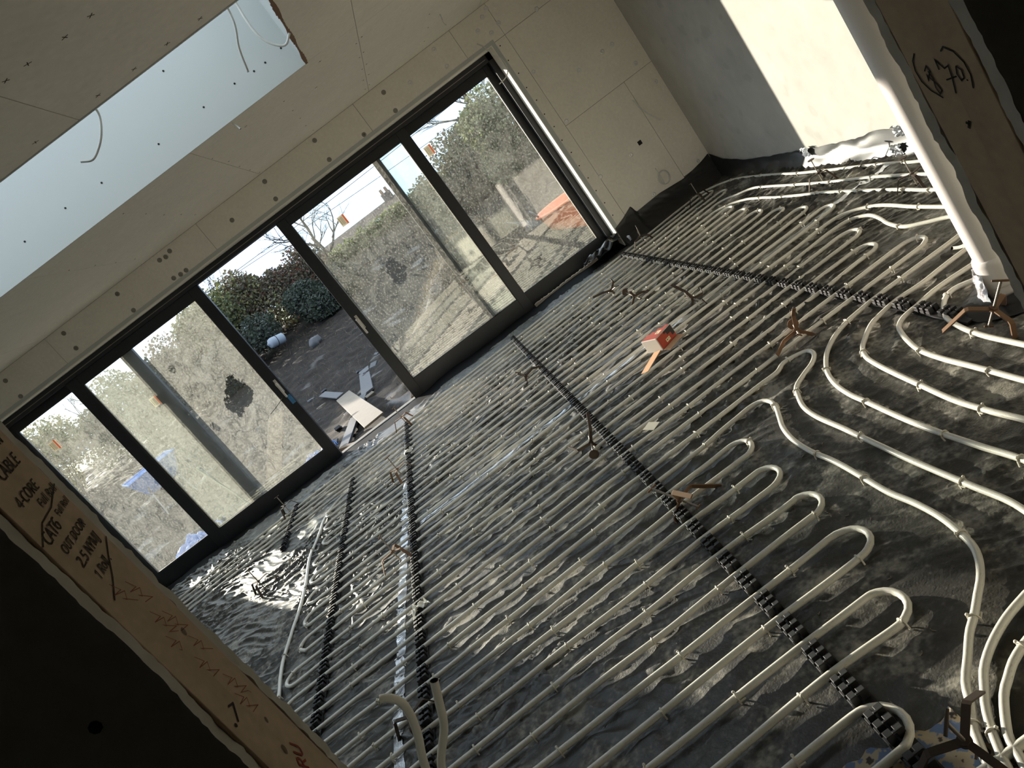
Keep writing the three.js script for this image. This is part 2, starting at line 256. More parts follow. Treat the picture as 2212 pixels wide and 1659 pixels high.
{
  const w = structGroup('wall_back');
  roughBoard(LX, JL - 0.001, Z[0], Z[1], JL - 0.001, 0.004, 3, M.board, w); roughBoard(LX, JL - 0.001, Z[2], Z[3], JL - 0.001, 0.003, 8, M.board, w);
  roughBoard(JR + 0.001, RX, Z[0], Z[1], JR + 0.001, 0.004, 13, M.board, w); roughBoard(JR + 0.001, RX, Z[2], Z[3], JR + 0.001, 0.003, 19, M.board, w);
  mesh('plasterboard', box(JL, JR, 2.08, CH, Z[0], Z[1]), M.board, w); mesh('plasterboard', box(JL, JR, 2.08, CH, Z[2], Z[3]), M.board, w);
  mesh('infill', merge([box(LX, JL - 0.05, 0, CH, Z[1], Z[2]), box(JR + 0.05, RX, 0, CH, Z[1], Z[2]), box(JL, JR, 2.12, CH, Z[1], Z[2])]), M.core, w);
  const gap = 0.0012;
  const sl = mesh('stud', at(rbox(0.045, CH, Z[2] - Z[1] - 2 * gap, 0.002), JL - 0.0225, CH / 2, (Z[1] + Z[2]) / 2), M.wood, w);
  const sr = mesh('stud', at(rbox(0.045, CH, Z[2] - Z[1] - 2 * gap, 0.002), JR + 0.0225, CH / 2, (Z[1] + Z[2]) / 2), M.wood, w);
  mesh('stud', at(rbox(JR - JL - 0.002, 0.04, Z[2] - Z[1] - 0.002, 0.002), (JL + JR) / 2, 2.10, (Z[1] + Z[2]) / 2), M.wood, w);
  // notes written on the left stud: x runs from the near edge to the far edge
  const S = 0.56, yTop = 1.66, wd = Z[2] - Z[1] - 0.004;
  const mk = handwriting(332, 2048, (x, W, Hh) => {
    const Y = (y) => (yTop - y) / S * Hh, ink = '#3a2b22';
    const put = (s, fx, y, size, rot = 0, col = ink, font = 'sans-serif') => { x.save(); x.translate(fx * W, Y(y)); x.rotate(rot); x.font = 'italic ' + size + 'px ' + font; x.fillStyle = col; x.strokeStyle = col; x.lineWidth = 1.6; x.fillText(s, 0, 0); x.strokeText(s, 0, 0); x.restore(); };
    const line = (pts, lw, col) => { x.strokeStyle = col; x.lineWidth = lw; x.lineCap = 'round'; x.beginPath(); pts.forEach(([a, b], i) => (i ? x.lineTo(a * W, Y(b)) : x.moveTo(a * W, Y(b)))); x.stroke(); };
    put('GREEN', 0.42, 1.592, 50, -0.12); put('CABLE', 0.34, 1.568, 58, -0.14);
    put('4-CORE', 0.22, 1.541, 52, -0.12); put('Full Roll', 0.50, 1.531, 42, -0.12);
    line([[0.02, 1.507], [0.30, 1.522], [0.62, 1.527], [0.98, 1.541]], 5, ink);
    put('CAT6', 0.10, 1.503, 60, -0.15); put('Full Roll', 0.60, 1.516, 34, -0.15);
    put('OUT DOOR', 0.20, 1.488, 44, -0.12); put('2.5 NYMJ', 0.24, 1.470, 52, -0.12); put('1 Roll .', 0.30, 1.452, 48, -0.12);
    line([[0.22, 1.432], [0.5, 1.446], [0.75, 1.462], [0.97, 1.474]], 6, ink);
    const red = '#b8623e'; const scr = (fx, y, n) => { const p = []; for (let i = 0; i < n; i++) p.push([fx + 0.10 * Math.sin(i * 2.4) + i * 0.012, y - i * 0.0036 + 0.004 * Math.cos(i * 3.7)]); line(p, 2.5, red); };
    scr(0.35, 1.44, 7); scr(0.60, 1.43, 8); scr(0.52, 1.395, 9); scr(0.70, 1.385, 8); scr(0.40, 1.37, 6); scr(0.72, 1.35, 7); scr(0.5, 1.335, 8); scr(0.66, 1.30, 10); scr(0.55, 1.28, 8);
    put('7', 0.16, 1.272, 92, 0.35, '#33232a'); x.fillStyle = '#33232a'; x.beginPath(); x.arc(0.13 * W, Y(1.272), 8, 0, 7); x.fill();
    put('ARRU', 0.30, 1.152, 84, -0.80, '#b2432a');
    for (const [fx, y, r] of [[0.72, 1.36, 12], [0.45, 1.21, 14], [0.62, 1.24, 9], [0.85, 1.50, 8]]) { x.fillStyle = 'rgba(70,45,30,0.55)'; x.beginPath(); x.ellipse(fx * W, Y(y), r, r * 1.4, 0.5, 0, 7); x.fill(); }
  });
  const pl = new THREE.PlaneGeometry(wd, S); pl.rotateY(Math.PI / 2); pl.translate(JL + 0.0006, yTop - S / 2, (Z[1] + Z[2]) / 2); mesh('handwriting', pl, mk, sl);
  const mr = handwriting(640, 512, (x, W, Hh) => {
    x.strokeStyle = '#2c2b28'; x.lineCap = 'round'; x.lineWidth = 14;
    const arc = (pts) => { x.beginPath(); pts.forEach(([a, b], i) => (i ? x.lineTo(a * W, b * Hh) : x.moveTo(a * W, b * Hh))); x.stroke(); };
    arc([[0.18, 0.10], [0.10, 0.22], [0.07, 0.40], [0.10, 0.60], [0.20, 0.78], [0.36, 0.93]]);
    arc([[0.24, 0.42], [0.30, 0.34], [0.33, 0.44], [0.24, 0.58], [0.25, 0.50], [0.36, 0.68], [0.40, 0.80], [0.34, 0.86], [0.31, 0.74], [0.33, 0.58], [0.30, 0.44]]);
    arc([[0.50, 0.42], [0.50, 0.26], [0.60, 0.42], [0.68, 0.38], [0.66, 0.62], [0.62, 0.86]]); arc([[0.56, 0.62], [0.74, 0.58]]);
    arc([[0.80, 0.42], [0.77, 0.54], [0.80, 0.66], [0.86, 0.62], [0.87, 0.48], [0.81, 0.41]]); arc([[0.895, 0.66], [0.90, 0.665]]);
    arc([[0.66, 0.12], [0.72, 0.06], [0.86, 0.16], [0.96, 0.36], [0.985, 0.58], [0.94, 0.80]]);
  });
  const pr = new THREE.PlaneGeometry(0.072, 0.058); pr.rotateY(-Math.PI / 2); pr.rotateX(0.10); pr.translate(JR - 0.0006, 1.352, 6.657); mesh('handwriting', pr, mr, sr);
  const dash = mesh('pencil_mark', merge([box(-0.0003, 0, -0.0045, 0.0045, -0.0015, 0.0015), box(-0.0003, 0, -0.0005, 0.002, -0.004, 0.001)]), M.rustDark, sr); dash.position.set(JR - 0.0004, 1.296, 6.66); dash.rotation.x = 0.6;
  for (const [x, y] of [[-0.47, 1.36], [-0.47, 1.16], [-0.52, 1.62], [0.53, 1.40], [0.53, 1.20], [0.56, 1.58]]) { const o = mesh('screw', gScrewDot, M.dark, w); o.rotation.x = Math.PI / 2; o.position.set(x, y, Z[3] + 0.0008); }
}
struct('wall_hall', box(LX, RX, -0.2, 3.3, 9.3, 9.4), M.plaster);
struct('wall_hall', box(-1.35, -1.25, -0.01, CH, Z[3], 9.3), M.plaster);
struct('wall_hall', box(1.45, 1.55, -0.01, CH, Z[3], 9.3), M.plaster);
struct('ceiling', box(-1.25, 1.45, CH, CH + 0.0125, Z[3], 9.3), M.boardCeil);

// ================================================================ SLIDING DOORS
const ZF = -0.32, ZL = -0.24;   // fixed lights outside, sliding leaves inside
const fr = (x0, x1, y0, y1, z0, z1, b = 0.003) => at(rbox(x1 - x0, y1 - y0, z1 - z0, b), (x0 + x1) / 2, (y0 + y1) / 2, (z0 + z1) / 2);
{
  const t = structGroup('trim_1'); // outer frame with tracks
  mesh('head', fr(DX0 + 0.002, DX1 - 0.002, 2.105, 2.177, -0.375, -0.195), M.frame, t);
  mesh('jamb', fr(DX1 - 0.066, DX1 - 0.002, -0.02, 2.177, -0.375, -0.195), M.frame, t);
  mesh('jamb', fr(DX0 + 0.002, DX0 + 0.070, -0.02, 2.177, -0.375, -0.195), M.frame, t);
  mesh('sill', fr(DX0 + 0.002, DX1 - 0.002, -0.10, -0.017, -0.375, -0.195), M.frame, t);
  for (const z of [-0.33, -0.31, -0.25, -0.23]) mesh('track', fr(DX0 + 0.08, DX1 - 0.08, -0.017, -0.004, z - 0.003, z + 0.003, 0.001), M.frame, t);
  mesh('head_groove', fr(DX0 + 0.08, DX1 - 0.08, 2.135, 2.141, -0.196, -0.1925, 0.001), M.zinc, t);
}
const tDustA = dustTex(3.1, 1.0, [[0.80, 0.50, 0.10, -1.2], [0.72, 0.47, 0.07, -0.8], [0.55, 0.80, 0.025, -0.5], [0.50, 0.44, 0.03, -0.45]], 0.62), tDustB = dustTex(9.4, 0.9, [[0.3, 0.7, 0.14, 0.35], [0.6, 0.35, 0.12, -0.3]], 0.58), tDustC = dustTex(15.2, 0.6, [[0.4, 0.5, 0.08, -0.4]]), tDustD = dustTex(22.7, 0.45, [[0.7, 0.6, 0.1, 0.2]]);
function leaf(name, label, x0, x1, zc, sl, srt, y0, y1, yb, yt, dust, op, glassMat) { // stiles sl, srt wide; glass from yb to yt
  const d = structGroup(name); d.userData.label = label;
  const z0 = zc - 0.024, z1 = zc + 0.024;
  mesh('stile', fr(x0, x0 + sl, y0, y1, z0, z1), M.frame, d); mesh('stile', fr(x1 - srt, x1, y0, y1, z0, z1), M.frame, d);
  mesh('rail', fr(x0 + sl, x1 - srt, y0, yb, z0, z1), M.frame, d); mesh('rail', fr(x0 + sl, x1 - srt, yt, y1, z0, z1), M.frame, d);
  const gx0 = x0 + sl, gx1 = x1 - srt, gw = gx1 - gx0, gh = yt - yb;
  const bead = [fr(gx0, gx0 + 0.006, yb, yt, z1 - 0.016, z1 - 0.006, 0.001), fr(gx1 - 0.006, gx1, yb, yt, z1 - 0.016, z1 - 0.006, 0.001), fr(gx0, gx1, yb, yb + 0.006, z1 - 0.016, z1 - 0.006, 0.001), fr(gx0, gx1, yt - 0.006, yt, z1 - 0.016, z1 - 0.006, 0.001)];
  mesh('gasket', merge(bead), M.seal, d);
  const spacer = [fr(gx0 + 0.001, gx0 + 0.012, yb, yt, zc - 0.010, zc + 0.008, 0.001), fr(gx1 - 0.012, gx1 - 0.001, yb, yt, zc - 0.010, zc + 0.008, 0.001)];
  mesh('spacer_bar', merge(spacer), M.zinc, d);
  for (const z of [-0.011, 0.009]) { const p = new THREE.PlaneGeometry(gw, gh); p.translate((gx0 + gx1) / 2, (yb + yt) / 2, zc + z); mesh('glass_pane', p, glassMat, d); }
  const p = new THREE.PlaneGeometry(gw, gh); p.translate((gx0 + gx1) / 2, (yb + yt) / 2, zc + 0.0105); mesh('dust_film', p, dustMat(dust, op), d);
  return d;
}
function sticker(parent, x, y, z) { // paper glazing label
  const c = document.createElement('canvas'); c.width = 128; c.height = 160; const q = c.getContext('2d'); q.fillStyle = '#efe9dd'; q.fillRect(0, 0, 128, 160); q.fillStyle = '#e8a27e'; q.fillRect(96, 0, 26, 160); q.fillStyle = '#b9b28a'; q.fillRect(14, 20, 12, 110); q.fillStyle = '#d9d3c4'; q.fillRect(36, 20, 50, 120);
  const t = new THREE.CanvasTexture(c); t.colorSpace = THREE.SRGBColorSpace;
  const g = rbox(0.075, 0.10, 0.0006, 0.0002, 1); const uv = g.attributes.uv, pp = g.attributes.position; for (let i = 0; i < uv.count; i++) uv.setXY(i, pp.getX(i) / 0.075 + 0.5, pp.getY(i) / 0.10 + 0.5);
  g.translate(x, y, z); mesh('glazing_label', g, new THREE.MeshPhysicalMaterial({ map: t, roughness: 0.9, transmission: 0.35, thickness: 0 }), parent);
}
const wL = leaf('window_1', 'fixed left glass panel of the black sliding doors', DX0 + 0.070, -2.715, ZF, 0.088, 0.127, -0.003, 2.105, 0.160, 2.029, tDustB, 0.18, M.glassTint);
const wR = leaf('window_2', 'fixed right glass panel of the black sliding doors', 0.128, DX1 - 0.066, ZF, 0.071, 0.060, -0.003, 2.105, 0.180, 2.021, tDustD, 0.12, M.glassTint);
const dL = leaf('door_1', 'left sliding glass leaf pushed half open', -3.367, -1.834, ZL, 0.117, 0.107, -0.003, 2.105, 0.160, 2.008, tDustA, 0.20, M.glassTint);
const dR = leaf('door_2', 'right sliding glass leaf pushed half open', -0.922, 0.561, ZL, 0.102, 0.098, -0.003, 2.105, 0.187, 2.024, tDustC, 0.14, M.glassTint);
sticker(wL, -3.88, 1.733, ZF + 0.012); sticker(wL, -2.885, 1.50, ZF + 0.012); sticker(dR, -0.408, 1.774, ZL + 0.012); sticker(wR, 0.632, 1.805, ZF + 0.012);
function pull(d, x, y, s) {
  const h = mesh('handle', merge([at(rbox(0.026, 0.15, 0.008, 0.003), x, y + 0.03, ZL + 0.028), at(rbox(0.018, 0.022, 0.05, 0.004), x, y + 0.05, ZL + 0.052), at(rbox(0.020, 0.17, 0.014, 0.006, 3), x + s * 0.004, y - 0.01, ZL + 0.078)]), M.steel, d);
  mesh('lock_cylinder', at(new THREE.CylinderGeometry(0.008, 0.008, 0.012, 12).rotateX(Math.PI / 2), x, y - 0.03, ZL + 0.034), M.zinc, h);
}
pull(dL, -1.87, 0.888, 1); pull(dR, -0.876, 0.908, -1);
mesh('blue_tape', at(rbox(0.04, 0.10, 0.004, 0.001), -1.86, 0.75, ZL + 0.027), std({ color: lin(0.06, 0.22, 0.45), roughness: 0.5 }), dL);
mesh('tie_cord', sweep(smooth([[-1.885, 0.82, ZL + 0.07], [-1.985, 0.785, ZL + 0.065], [-2.10, 0.755, ZL + 0.06]], 0.02), 0.003, 5), M.dark, dL);
// silicone run and splash of filler on the left light
mesh('sealant_run', merge([sweep(smooth([[-3.035, 0.766, ZF + 0.012], [-3.01, 0.664, ZF + 0.013], [-2.985, 0.54, ZF + 0.013], [-2.94, 0.38, ZF + 0.013], [-2.905, 0.195, ZF + 0.013]], 0.02), (t) => 0.013 * (1 - t) ** 4 + 0.0035, 6), at(new THREE.SphereGeometry(0.03, 8, 5).scale(1, 0.7, 0.15), -3.20, 0.225, ZF + 0.014)]), std({ color: lin(0.72, 0.72, 0.62), roughness: 0.6 }), wL);

// ================================================================ POLYTHENE MEMBRANE
const zk = (k, x) => 0.405 + 0.1405 * k + (x > 0.2 ? -0.085 * Math.max(0, 1 - k / 28) * (x - 0.2) : -0.045 * (x - 0.2));
const ridge = (x, y) => { const n = 1 - Math.abs(n2(x, y)); return n * n * n; };
function memY(x, z) {
  const wx = n2(x * 0.9, z * 0.9 + 20) * 0.25, wz = n2(x * 0.8 + 40, z * 0.8) * 0.22;
  const k = (z - zk(0, x)) / 0.1405, inPipes = sstep(-2.05, -1.85, x) * (1 - sstep(2.0, 2.3, x)), dp = Math.abs(k - Math.round(k)) * 0.1405;
  const u = x * 0.93 + z * 0.36, v = -x * 0.36 + z * 0.93, calm = 1 - 0.55 * sstep(4.2, 5.4, z) * sstep(-1.2, 0.2, x);
  let h = 0.0185 * ridge(x * 1.15 + wx * 3, z * 4.6 + wz * 9 + x * 0.8) + 0.0135 * ridge(u * 2.2 + wx * 4 + 9, v * 8.5 + wz * 6) + 0.0042 * ridge(x * 6.5 + wz * 8, z * 19 + 31 + wx * 9) * (0.4 + 0.6 * sstep(-0.3, 0.4, n2(x * 1.5, z * 1.5)));
  h *= calm * (0.75 + 0.5 * n2(x * 0.6 + 3, z * 0.6));
  const open = 1 - inPipes; h += open * 0.010 * ridge(u * 1.2 + wx * 5, v * 4.2 + 60 + wz * 5);
  if (inPipes > 0 && k > -0.7 && k < 43) h *= 1 - inPipes * 0.55 * (1 - sstep(0.0, 0.045, dp));
  return h;
}
{
  const m = thing('floor_membrane', 'wrinkled dusty black polythene sheet covering the whole floor under the pipes', 'plastic sheet');
  const x0 = LX + 0.012, x1 = RX - 0.012, z0 = 0.03, z1 = 6.602, nu = 600, nv = 520;
  const g = sheet(nu, nv, (u, v) => { const x = x0 + (x1 - x0) * u, z = z1 + (z0 - z1) * v; return [x, memY(x, z), z]; }, (p) => [p[0], p[2]]);
  mesh('sheet', g, M.membrane, m);
  const lerpTop = (pts, t) => { for (let i = 1; i < pts.length; i++) if (t <= pts[i][0]) { const f = (t - pts[i - 1][0]) / (pts[i][0] - pts[i - 1][0]); return pts[i - 1][1] + (pts[i][1] - pts[i - 1][1]) * f; } return pts.at(-1)[1]; };
  // turned up the right wall, top edge cut by hand
  const topR = [[0.02, 0.235], [0.25, 0.16], [0.58, 0.122], [1.0, 0.112], [1.41, 0.119], [1.87, 0.128], [2.37, 0.142], [2.6, 0.175], [2.9, 0.17], [3.4, 0.14], [5.14, 0.13]];
  mesh('upstand', sheet(300, 12, (u, v) => { const z = 0.02 + u * 5.11, H = lerpTop(topR, z) + 0.006 * n2(z * 6, 1), fold = 0.05 * Math.pow(1 - v, 2.2); return [RX - 0.006 - fold - 0.016 * Math.abs(n2(z * 1.7, v * 0.8)) * (1 - v * 0.6), v * H + 0.004, z]; }, (p) => [p[2], p[1]]), M.film, m);
  // up the door wall beside the doors
  const topD = [[1.60, 0.20], [1.72, 0.235], [1.84, 0.285], [1.86, 0.205], [2.14, 0.215], [2.42, 0.185], [2.63, 0.215], [2.73, 0.24]];
  mesh('upstand', sheet(110, 14, (u, v) => { const x = 1.60 + u * 1.125, H = lerpTop(topD, x), fold = 0.16 * Math.pow(1 - v, 2.0); return [x, v * H + 0.004, 0.005 + fold + 0.02 * Math.abs(n2(x * 4 + v * 2, v * 2)) * (1 - v * 0.7)]; }, (p) => [p[0], p[1]]), M.film, m);
  // low lip along the door sill
  mesh('upstand', sheet(420, 8, (u, v) => { const x = DX0 + 0.02 + u * (DX1 - DX0 - 0.02), H = 0.012 + 0.012 * n2(x * 1.7, 4) + 0.020 * sstep(-0.95, -0.6, x); return [x, v * Math.max(0.006, H) + 0.003, 0.06 - 0.235 * v - 0.015 * v * Math.abs(n2(x * 5, 8))]; }, (p) => [p[0], p[2]]), M.filmDull, m);
  // loose corner of film folded over the sill beside the right jamb
  mesh('loose_fold', sheet(28, 18, (u, v) => { const x = 1.18 + u * 0.42, q = n2(u * 3, v * 3); return [x + 0.02 * q, 0.05 + 0.11 * Math.sin(v * 2.6) * (0.6 + 0.4 * u) + 0.03 * q, -0.15 + 0.20 * v + 0.03 * n2(u * 4 + 3, v * 4)]; }, (p) => [p[0], p[2]]), M.film, m);
}
const onMem = (x, z) => memY(x, z);
function tapeStrip(pts, w, label) { // follows the film
  const c = smooth(pts.map(([x, z]) => [x, 0, z]), 0.02), nn = c.length - 1;
  const g = sheet(nn, 4, (u, v) => { const i = Math.round(u * nn), p = c[i], q = c[Math.min(nn, i + 1)], r = c[Math.max(0, i - 1)], t = V3().subVectors(q, r).normalize(), x = p.x - t.z * (v - 0.5) * -w, z = p.z + t.x * (v - 0.5) * -w; return [x, memY(x, z) + 0.0018, z]; }, (p) => [p[0], p[2]]);
  return single('joint_tape', label, 'tape', g, M.tape);
}
tapeStrip([[-1.0, 2.87], [-0.5, 2.86], [0.18, 2.82], [0.83, 2.79], [1.6, 2.80], [2.3, 2.80], [2.62, 2.83]], 0.055, 'long silvery joint tape on the film running between the pipes toward the right wall');
tapeStrip([[-1.08, 2.05], [-1.13, 3.1], [-1.17, 4.36], [-1.19, 5.3]], 0.052, 'silvery joint tape on the film beside a black clip rail, crossing under the pipes');

// ================================================================ HEATING PIPES
const PR = 0.0104, PY = 0.0215;
function straight(k, xa, xb) { const n = Math.max(2, Math.round(Math.abs(xb - xa) / 0.1)), l = []; for (let i = 0; i <= n; i++) { const x = xa + (xb - xa) * i / n; l.push([x, zk(k, x) + 0.006 * n2(x * 1.4, k * 3.3)]); } return l; }
function uturn(k, x, s) { const r = 0.0715, zc = (zk(k, x) + zk(k + 1, x)) / 2, l = []; for (let i = 1; i < 10; i++) { const a = i / 10 * Math.PI; l.push([x + s * (Math.sin(a) * r - r * 0.1), zc - Math.cos(a) * r]); } return l; } // from k to k+1
function pipeThing(label, pts, clipGap = 0.46, fixedClips = []) {
  const t = thing('heating_pipe', label, 'pipe', [0, 0, 0], 0, 'underfloor heating pipes laid on the film');
  const c = new THREE.CatmullRomCurve3(pts.map(([x, z, y]) => V3(x, y ?? PY, z)), false, 'centripetal');
  const len = c.getLength(), d = c.getSpacedPoints(Math.ceil(len / 0.022));
  for (const p of d) p.y += 0.0022 * n2(p.x * 2.1, p.z * 2.1);
  mesh('pipe', sweep(d, PR, 8), M.pipe, t);
  // staple clips
  let s = rr(0.1, clipGap), count = 0;
  const tan = V3();
  while (s < len - 0.05 && count < 290) {
    const i = Math.min(d.length - 2, Math.round(s / len * (d.length - 1))), p = d[i]; tan.subVectors(d[i + 1], d[Math.max(0, i - 1)]).normalize();
    if (p.x > -2.2 && Math.abs(p.x - 0.19) > 0.05 && Math.abs(p.x - 1.46) > 0.05 && Math.abs(p.x + 1.04) > 0.05 && Math.abs(p.x + 1.62) > 0.05) { const o = mesh('pipe_clip', gClip, M.clip, t); o.position.copy(p); o.rotation.y = Math.atan2(tan.x, tan.z) + rr(-0.2, 0.2); o.rotation.z = rr(-0.25, 0.25); count++; }
    s += clipGap * rr(0.7, 1.35);
  }
  return t;
}
const gClip = merge([new THREE.TorusGeometry(PR + 0.0022, 0.0024, 5, 12, Math.PI), at(new THREE.BoxGeometry(0.0042, 0.019, 0.0045), PR + 0.0022, -0.0095, 0), at(new THREE.BoxGeometry(0.0042, 0.019, 0.0045), -PR - 0.0022, -0.0095, 0), at(new THREE.SphereGeometry(0.0048, 6, 4), 0.0105, 0.011, 0), at(new THREE.BoxGeometry(0.004, 0.003, 0.022), -PR - 0.003, -0.004, 0.008)]);
function serp(k0, k1, leftX, rightX, startRight) { // serpentine from pipe k0 to k1
  const l = []; let right = startRight;
  for (let k = k0; k <= k1; k++) { const a = right ? rightX(k) : leftX(k), b = right ? leftX(k) : rightX(k); l.push(...straight(k, a, b)); if (k < k1) l.push(...uturn(k, right ? leftX(k) : rightX(k), right ? -1 : 1)); right = !right; }
  return l;
}
const lx = (k) => -1.765 - 0.012 * ((k * 7) % 5);
const RXs = { 1: 2.36, 3: 2.36, 7: 2.11, 9: 2.08, 11: 2.06, 13: 2.08, 15: 2.09, 17: 2.11, 21: 1.88, 23: 1.77, 25: 1.84, 29: 0.52, 31: 0.49, 33: 0.49, 35: 0.48, 37: 0.39, 39: 0.17 };
const rx = (k) => RXs[k % 2 ? k : k - 1] ?? 2.0;
{ // circuit at the doors: five runs, leaves along the right wall
  const l = [[2.57, 5.1], [2.58, 3.14], [2.59, 2.57], [2.58, 1.88], [2.59, 1.57], [2.60, 1.11], [2.59, 0.63], [2.52, 0.40], [2.38, zk(0, 2.38)]];
  const far = (k) => -3.72;
  l.push(...serp(0, 4, far, (k) => (k ? rx(k) : 2.25), true)); l.push([-3.9, zk(4, -3.8) + 0.1], [-3.95, zk(4, -3.8) + 0.5]);
  pipeThing('pale heating pipe nearest the glass doors, running on along the right wall', l, 0.5);
}
{
  const l = [[2.43, 5.1], [2.44, 3.36], [2.45, 2.89], [2.43, 2.37], [2.43, 1.88], [2.43, 1.45], [2.42, 1.27], [2.36, 1.15], [2.25, zk(5, 2.25) + 0.01], ...straight(5, 2.1, -1.55), [-1.72, zk(5, -1.72) + 0.01], [-1.83, 1.32], [-1.88, 1.5], [-1.885, 1.64], [-1.92, 1.9], [-1.935, 2.13], [-1.91, 2.55], [-1.915, 2.85], [-1.95, 3.31], [-1.94, 3.53], [-1.91, 3.80], [-1.93, 4.6], [-1.95, 5.6]];
  pipeThing('pale heating pipe that turns along the left loop ends over bare shiny film', l, 0.55);
}
{
  const l = [[2.29, 5.1], [2.29, 3.61], [2.31, 3.07], [2.31, 2.53], [2.28, 1.90], [2.28, 1.66], [2.27, 1.42], [2.21, 1.26], [2.10, zk(6, 2.1) + 0.012]];
  l.push(...serp(6, 19, lx, (k) => (k === 6 ? 2.0 : k === 19 ? 1.93 : rx(k)), true)); l.push([2.05, 3.05], [2.12, 3.13], [2.155, 3.24], [2.16, 3.4], [2.14, 3.65], [2.14, 3.87], [2.13, 4.4], [2.13, 5.1]);
  pipeThing('long pale heating pipe serpentine filling the middle of the floor', l, 0.43);
}
{
  const l = [[2.08, 5.1], [2.10, 4.3], [2.06, 3.98], [2.02, 3.87], [1.98, 3.75], [2.00, 3.59], [2.04, 3.47], [2.07, 3.34], [2.06, 3.27], [2.02, 3.20], [1.9, zk(20, 1.9)]];
  l.push(...serp(20, 27, lx, (k) => (k === 20 ? 1.8 : k === 27 ? 0.93 : rx(k)), true));
  l.push([0.985, 4.16], [1.05, 4.175], [1.09, 4.21], [1.085, 4.265], [1.04, 4.32], [0.97, 4.36], [0.90, 4.41], [0.865, 4.48], [0.83, 4.58], [0.815, 4.70], [0.82, 4.89], [0.82, 5.08], [0.82, 5.23], [0.825, 5.37], [0.83, 5.50], [0.835, 5.66], [0.80, 5.80], [0.72, 5.88], [0.63, 5.90], [0.57, 5.915], [0.53, 5.93], [0.48, 5.955], [0.43, 5.99], [0.395, 6.03], [0.37, 6.06], [0.345, 6.10], [0.32, 6.15], [0.30, 6.2], [0.27, 6.32], [0.25, 6.5]);
  pipeThing('pale heating pipe bending sharply back beside the rusty stand, then sweeping to the doorway', l, 0.4);
}
{
  const l = [[0.23, 6.5], [0.25, 6.3], [0.28, 6.17], [0.30, 6.12], [0.32, 6.08], [0.35, 6.04], [0.38, 5.99], [0.43, 5.94], [0.48, 5.89], [0.52, 5.86], [0.565, 5.82], [0.61, 5.78], [0.65, 5.73], [0.675, 5.68], [0.69, 5.61], [0.70, 5.53], [0.70, 5.42], [0.69, 5.31], [0.69, 5.18], [0.69, 5.0], [0.68, 4.87], [0.685, 4.73], [0.71, 4.61], [0.745, 4.52], [0.775, 4.44], [0.785, 4.37], [0.765, 4.325], [0.72, 4.305], [0.65, 4.31], [0.56, 4.318]];
  l.push(...serp(28, 42, lx, (k) => (k === 28 ? 0.45 : rx(k) - (k > 40 ? 1.6 : 0)), true));
  pipeThing('pale heating pipe with the wide open loops in the right foreground', l, 0.36);
}
{
  const rev = (a) => a.slice().reverse();
  const pd = [[1.46, 4.185], [1.42, 4.19], [1.30, 4.21], [1.21, 4.25], [1.12, 4.32], [1.065, 4.39], [1.02, 4.47], [0.98, 4.59], [0.96, 4.72], [0.957, 4.82], [0.95, 5.05], [0.95, 5.22], [0.96, 5.39], [0.97, 5.56], [0.94, 5.75], [0.86, 5.9], [0.72, 5.97], [0.60, 5.985], [0.53, 6.0], [0.48, 6.02], [0.45, 6.04], [0.42, 6.06], [0.40, 6.08], [0.375, 6.11], [0.35, 6.145], [0.335, 6.19], [0.325, 6.22], [0.30, 6.35], [0.28, 6.5]];
  const pc = [[1.47, 4.325], [1.42, 4.335], [1.33, 4.36], [1.24, 4.43], [1.19, 4.48], [1.15, 4.56], [1.13, 4.66], [1.12, 4.74], [1.10, 4.96], [1.085, 5.15], [1.09, 5.29], [1.10, 5.41], [1.11, 5.7], [1.02, 5.98], [0.80, 6.10], [0.55, 6.14], [0.42, 6.2], [0.35, 6.35], [0.33, 6.5]];
  pipeThing('pale heating pipe sweeping from beside the white soil pipe, inner of the four big bends', [...rev(pd), ...straight(27, 1.6, 2.3), ...uturn(27, 2.3, 1), ...straight(28, 2.3, 1.6), ...pc], 0.38);
  const pb = [[1.59, 4.462], [1.46, 4.478], [1.39, 4.49], [1.34, 4.525], [1.31, 4.58], [1.275, 4.67], [1.25, 4.76], [1.24, 4.89], [1.24, 5.03], [1.24, 5.16], [1.24, 5.30], [1.25, 5.7], [1.2, 6.1], [1.0, 6.3], [0.9, 6.45]];
  const pa = [[1.67, 4.60], [1.60, 4.555], [1.55, 4.56], [1.50, 4.60], [1.46, 4.65], [1.43, 4.70], [1.40, 4.81], [1.385, 4.93], [1.38, 5.06], [1.38, 5.2], [1.38, 5.7], [1.33, 6.15], [1.25, 6.45]];
  pipeThing('pale heating pipe curving round past the foot of the white soil pipe', [...rev(pb), ...straight(29, 1.75, 2.3), ...uturn(29, 2.3, 1), ...straight(30, 2.3, 1.8), ...pa], 0.34);
}

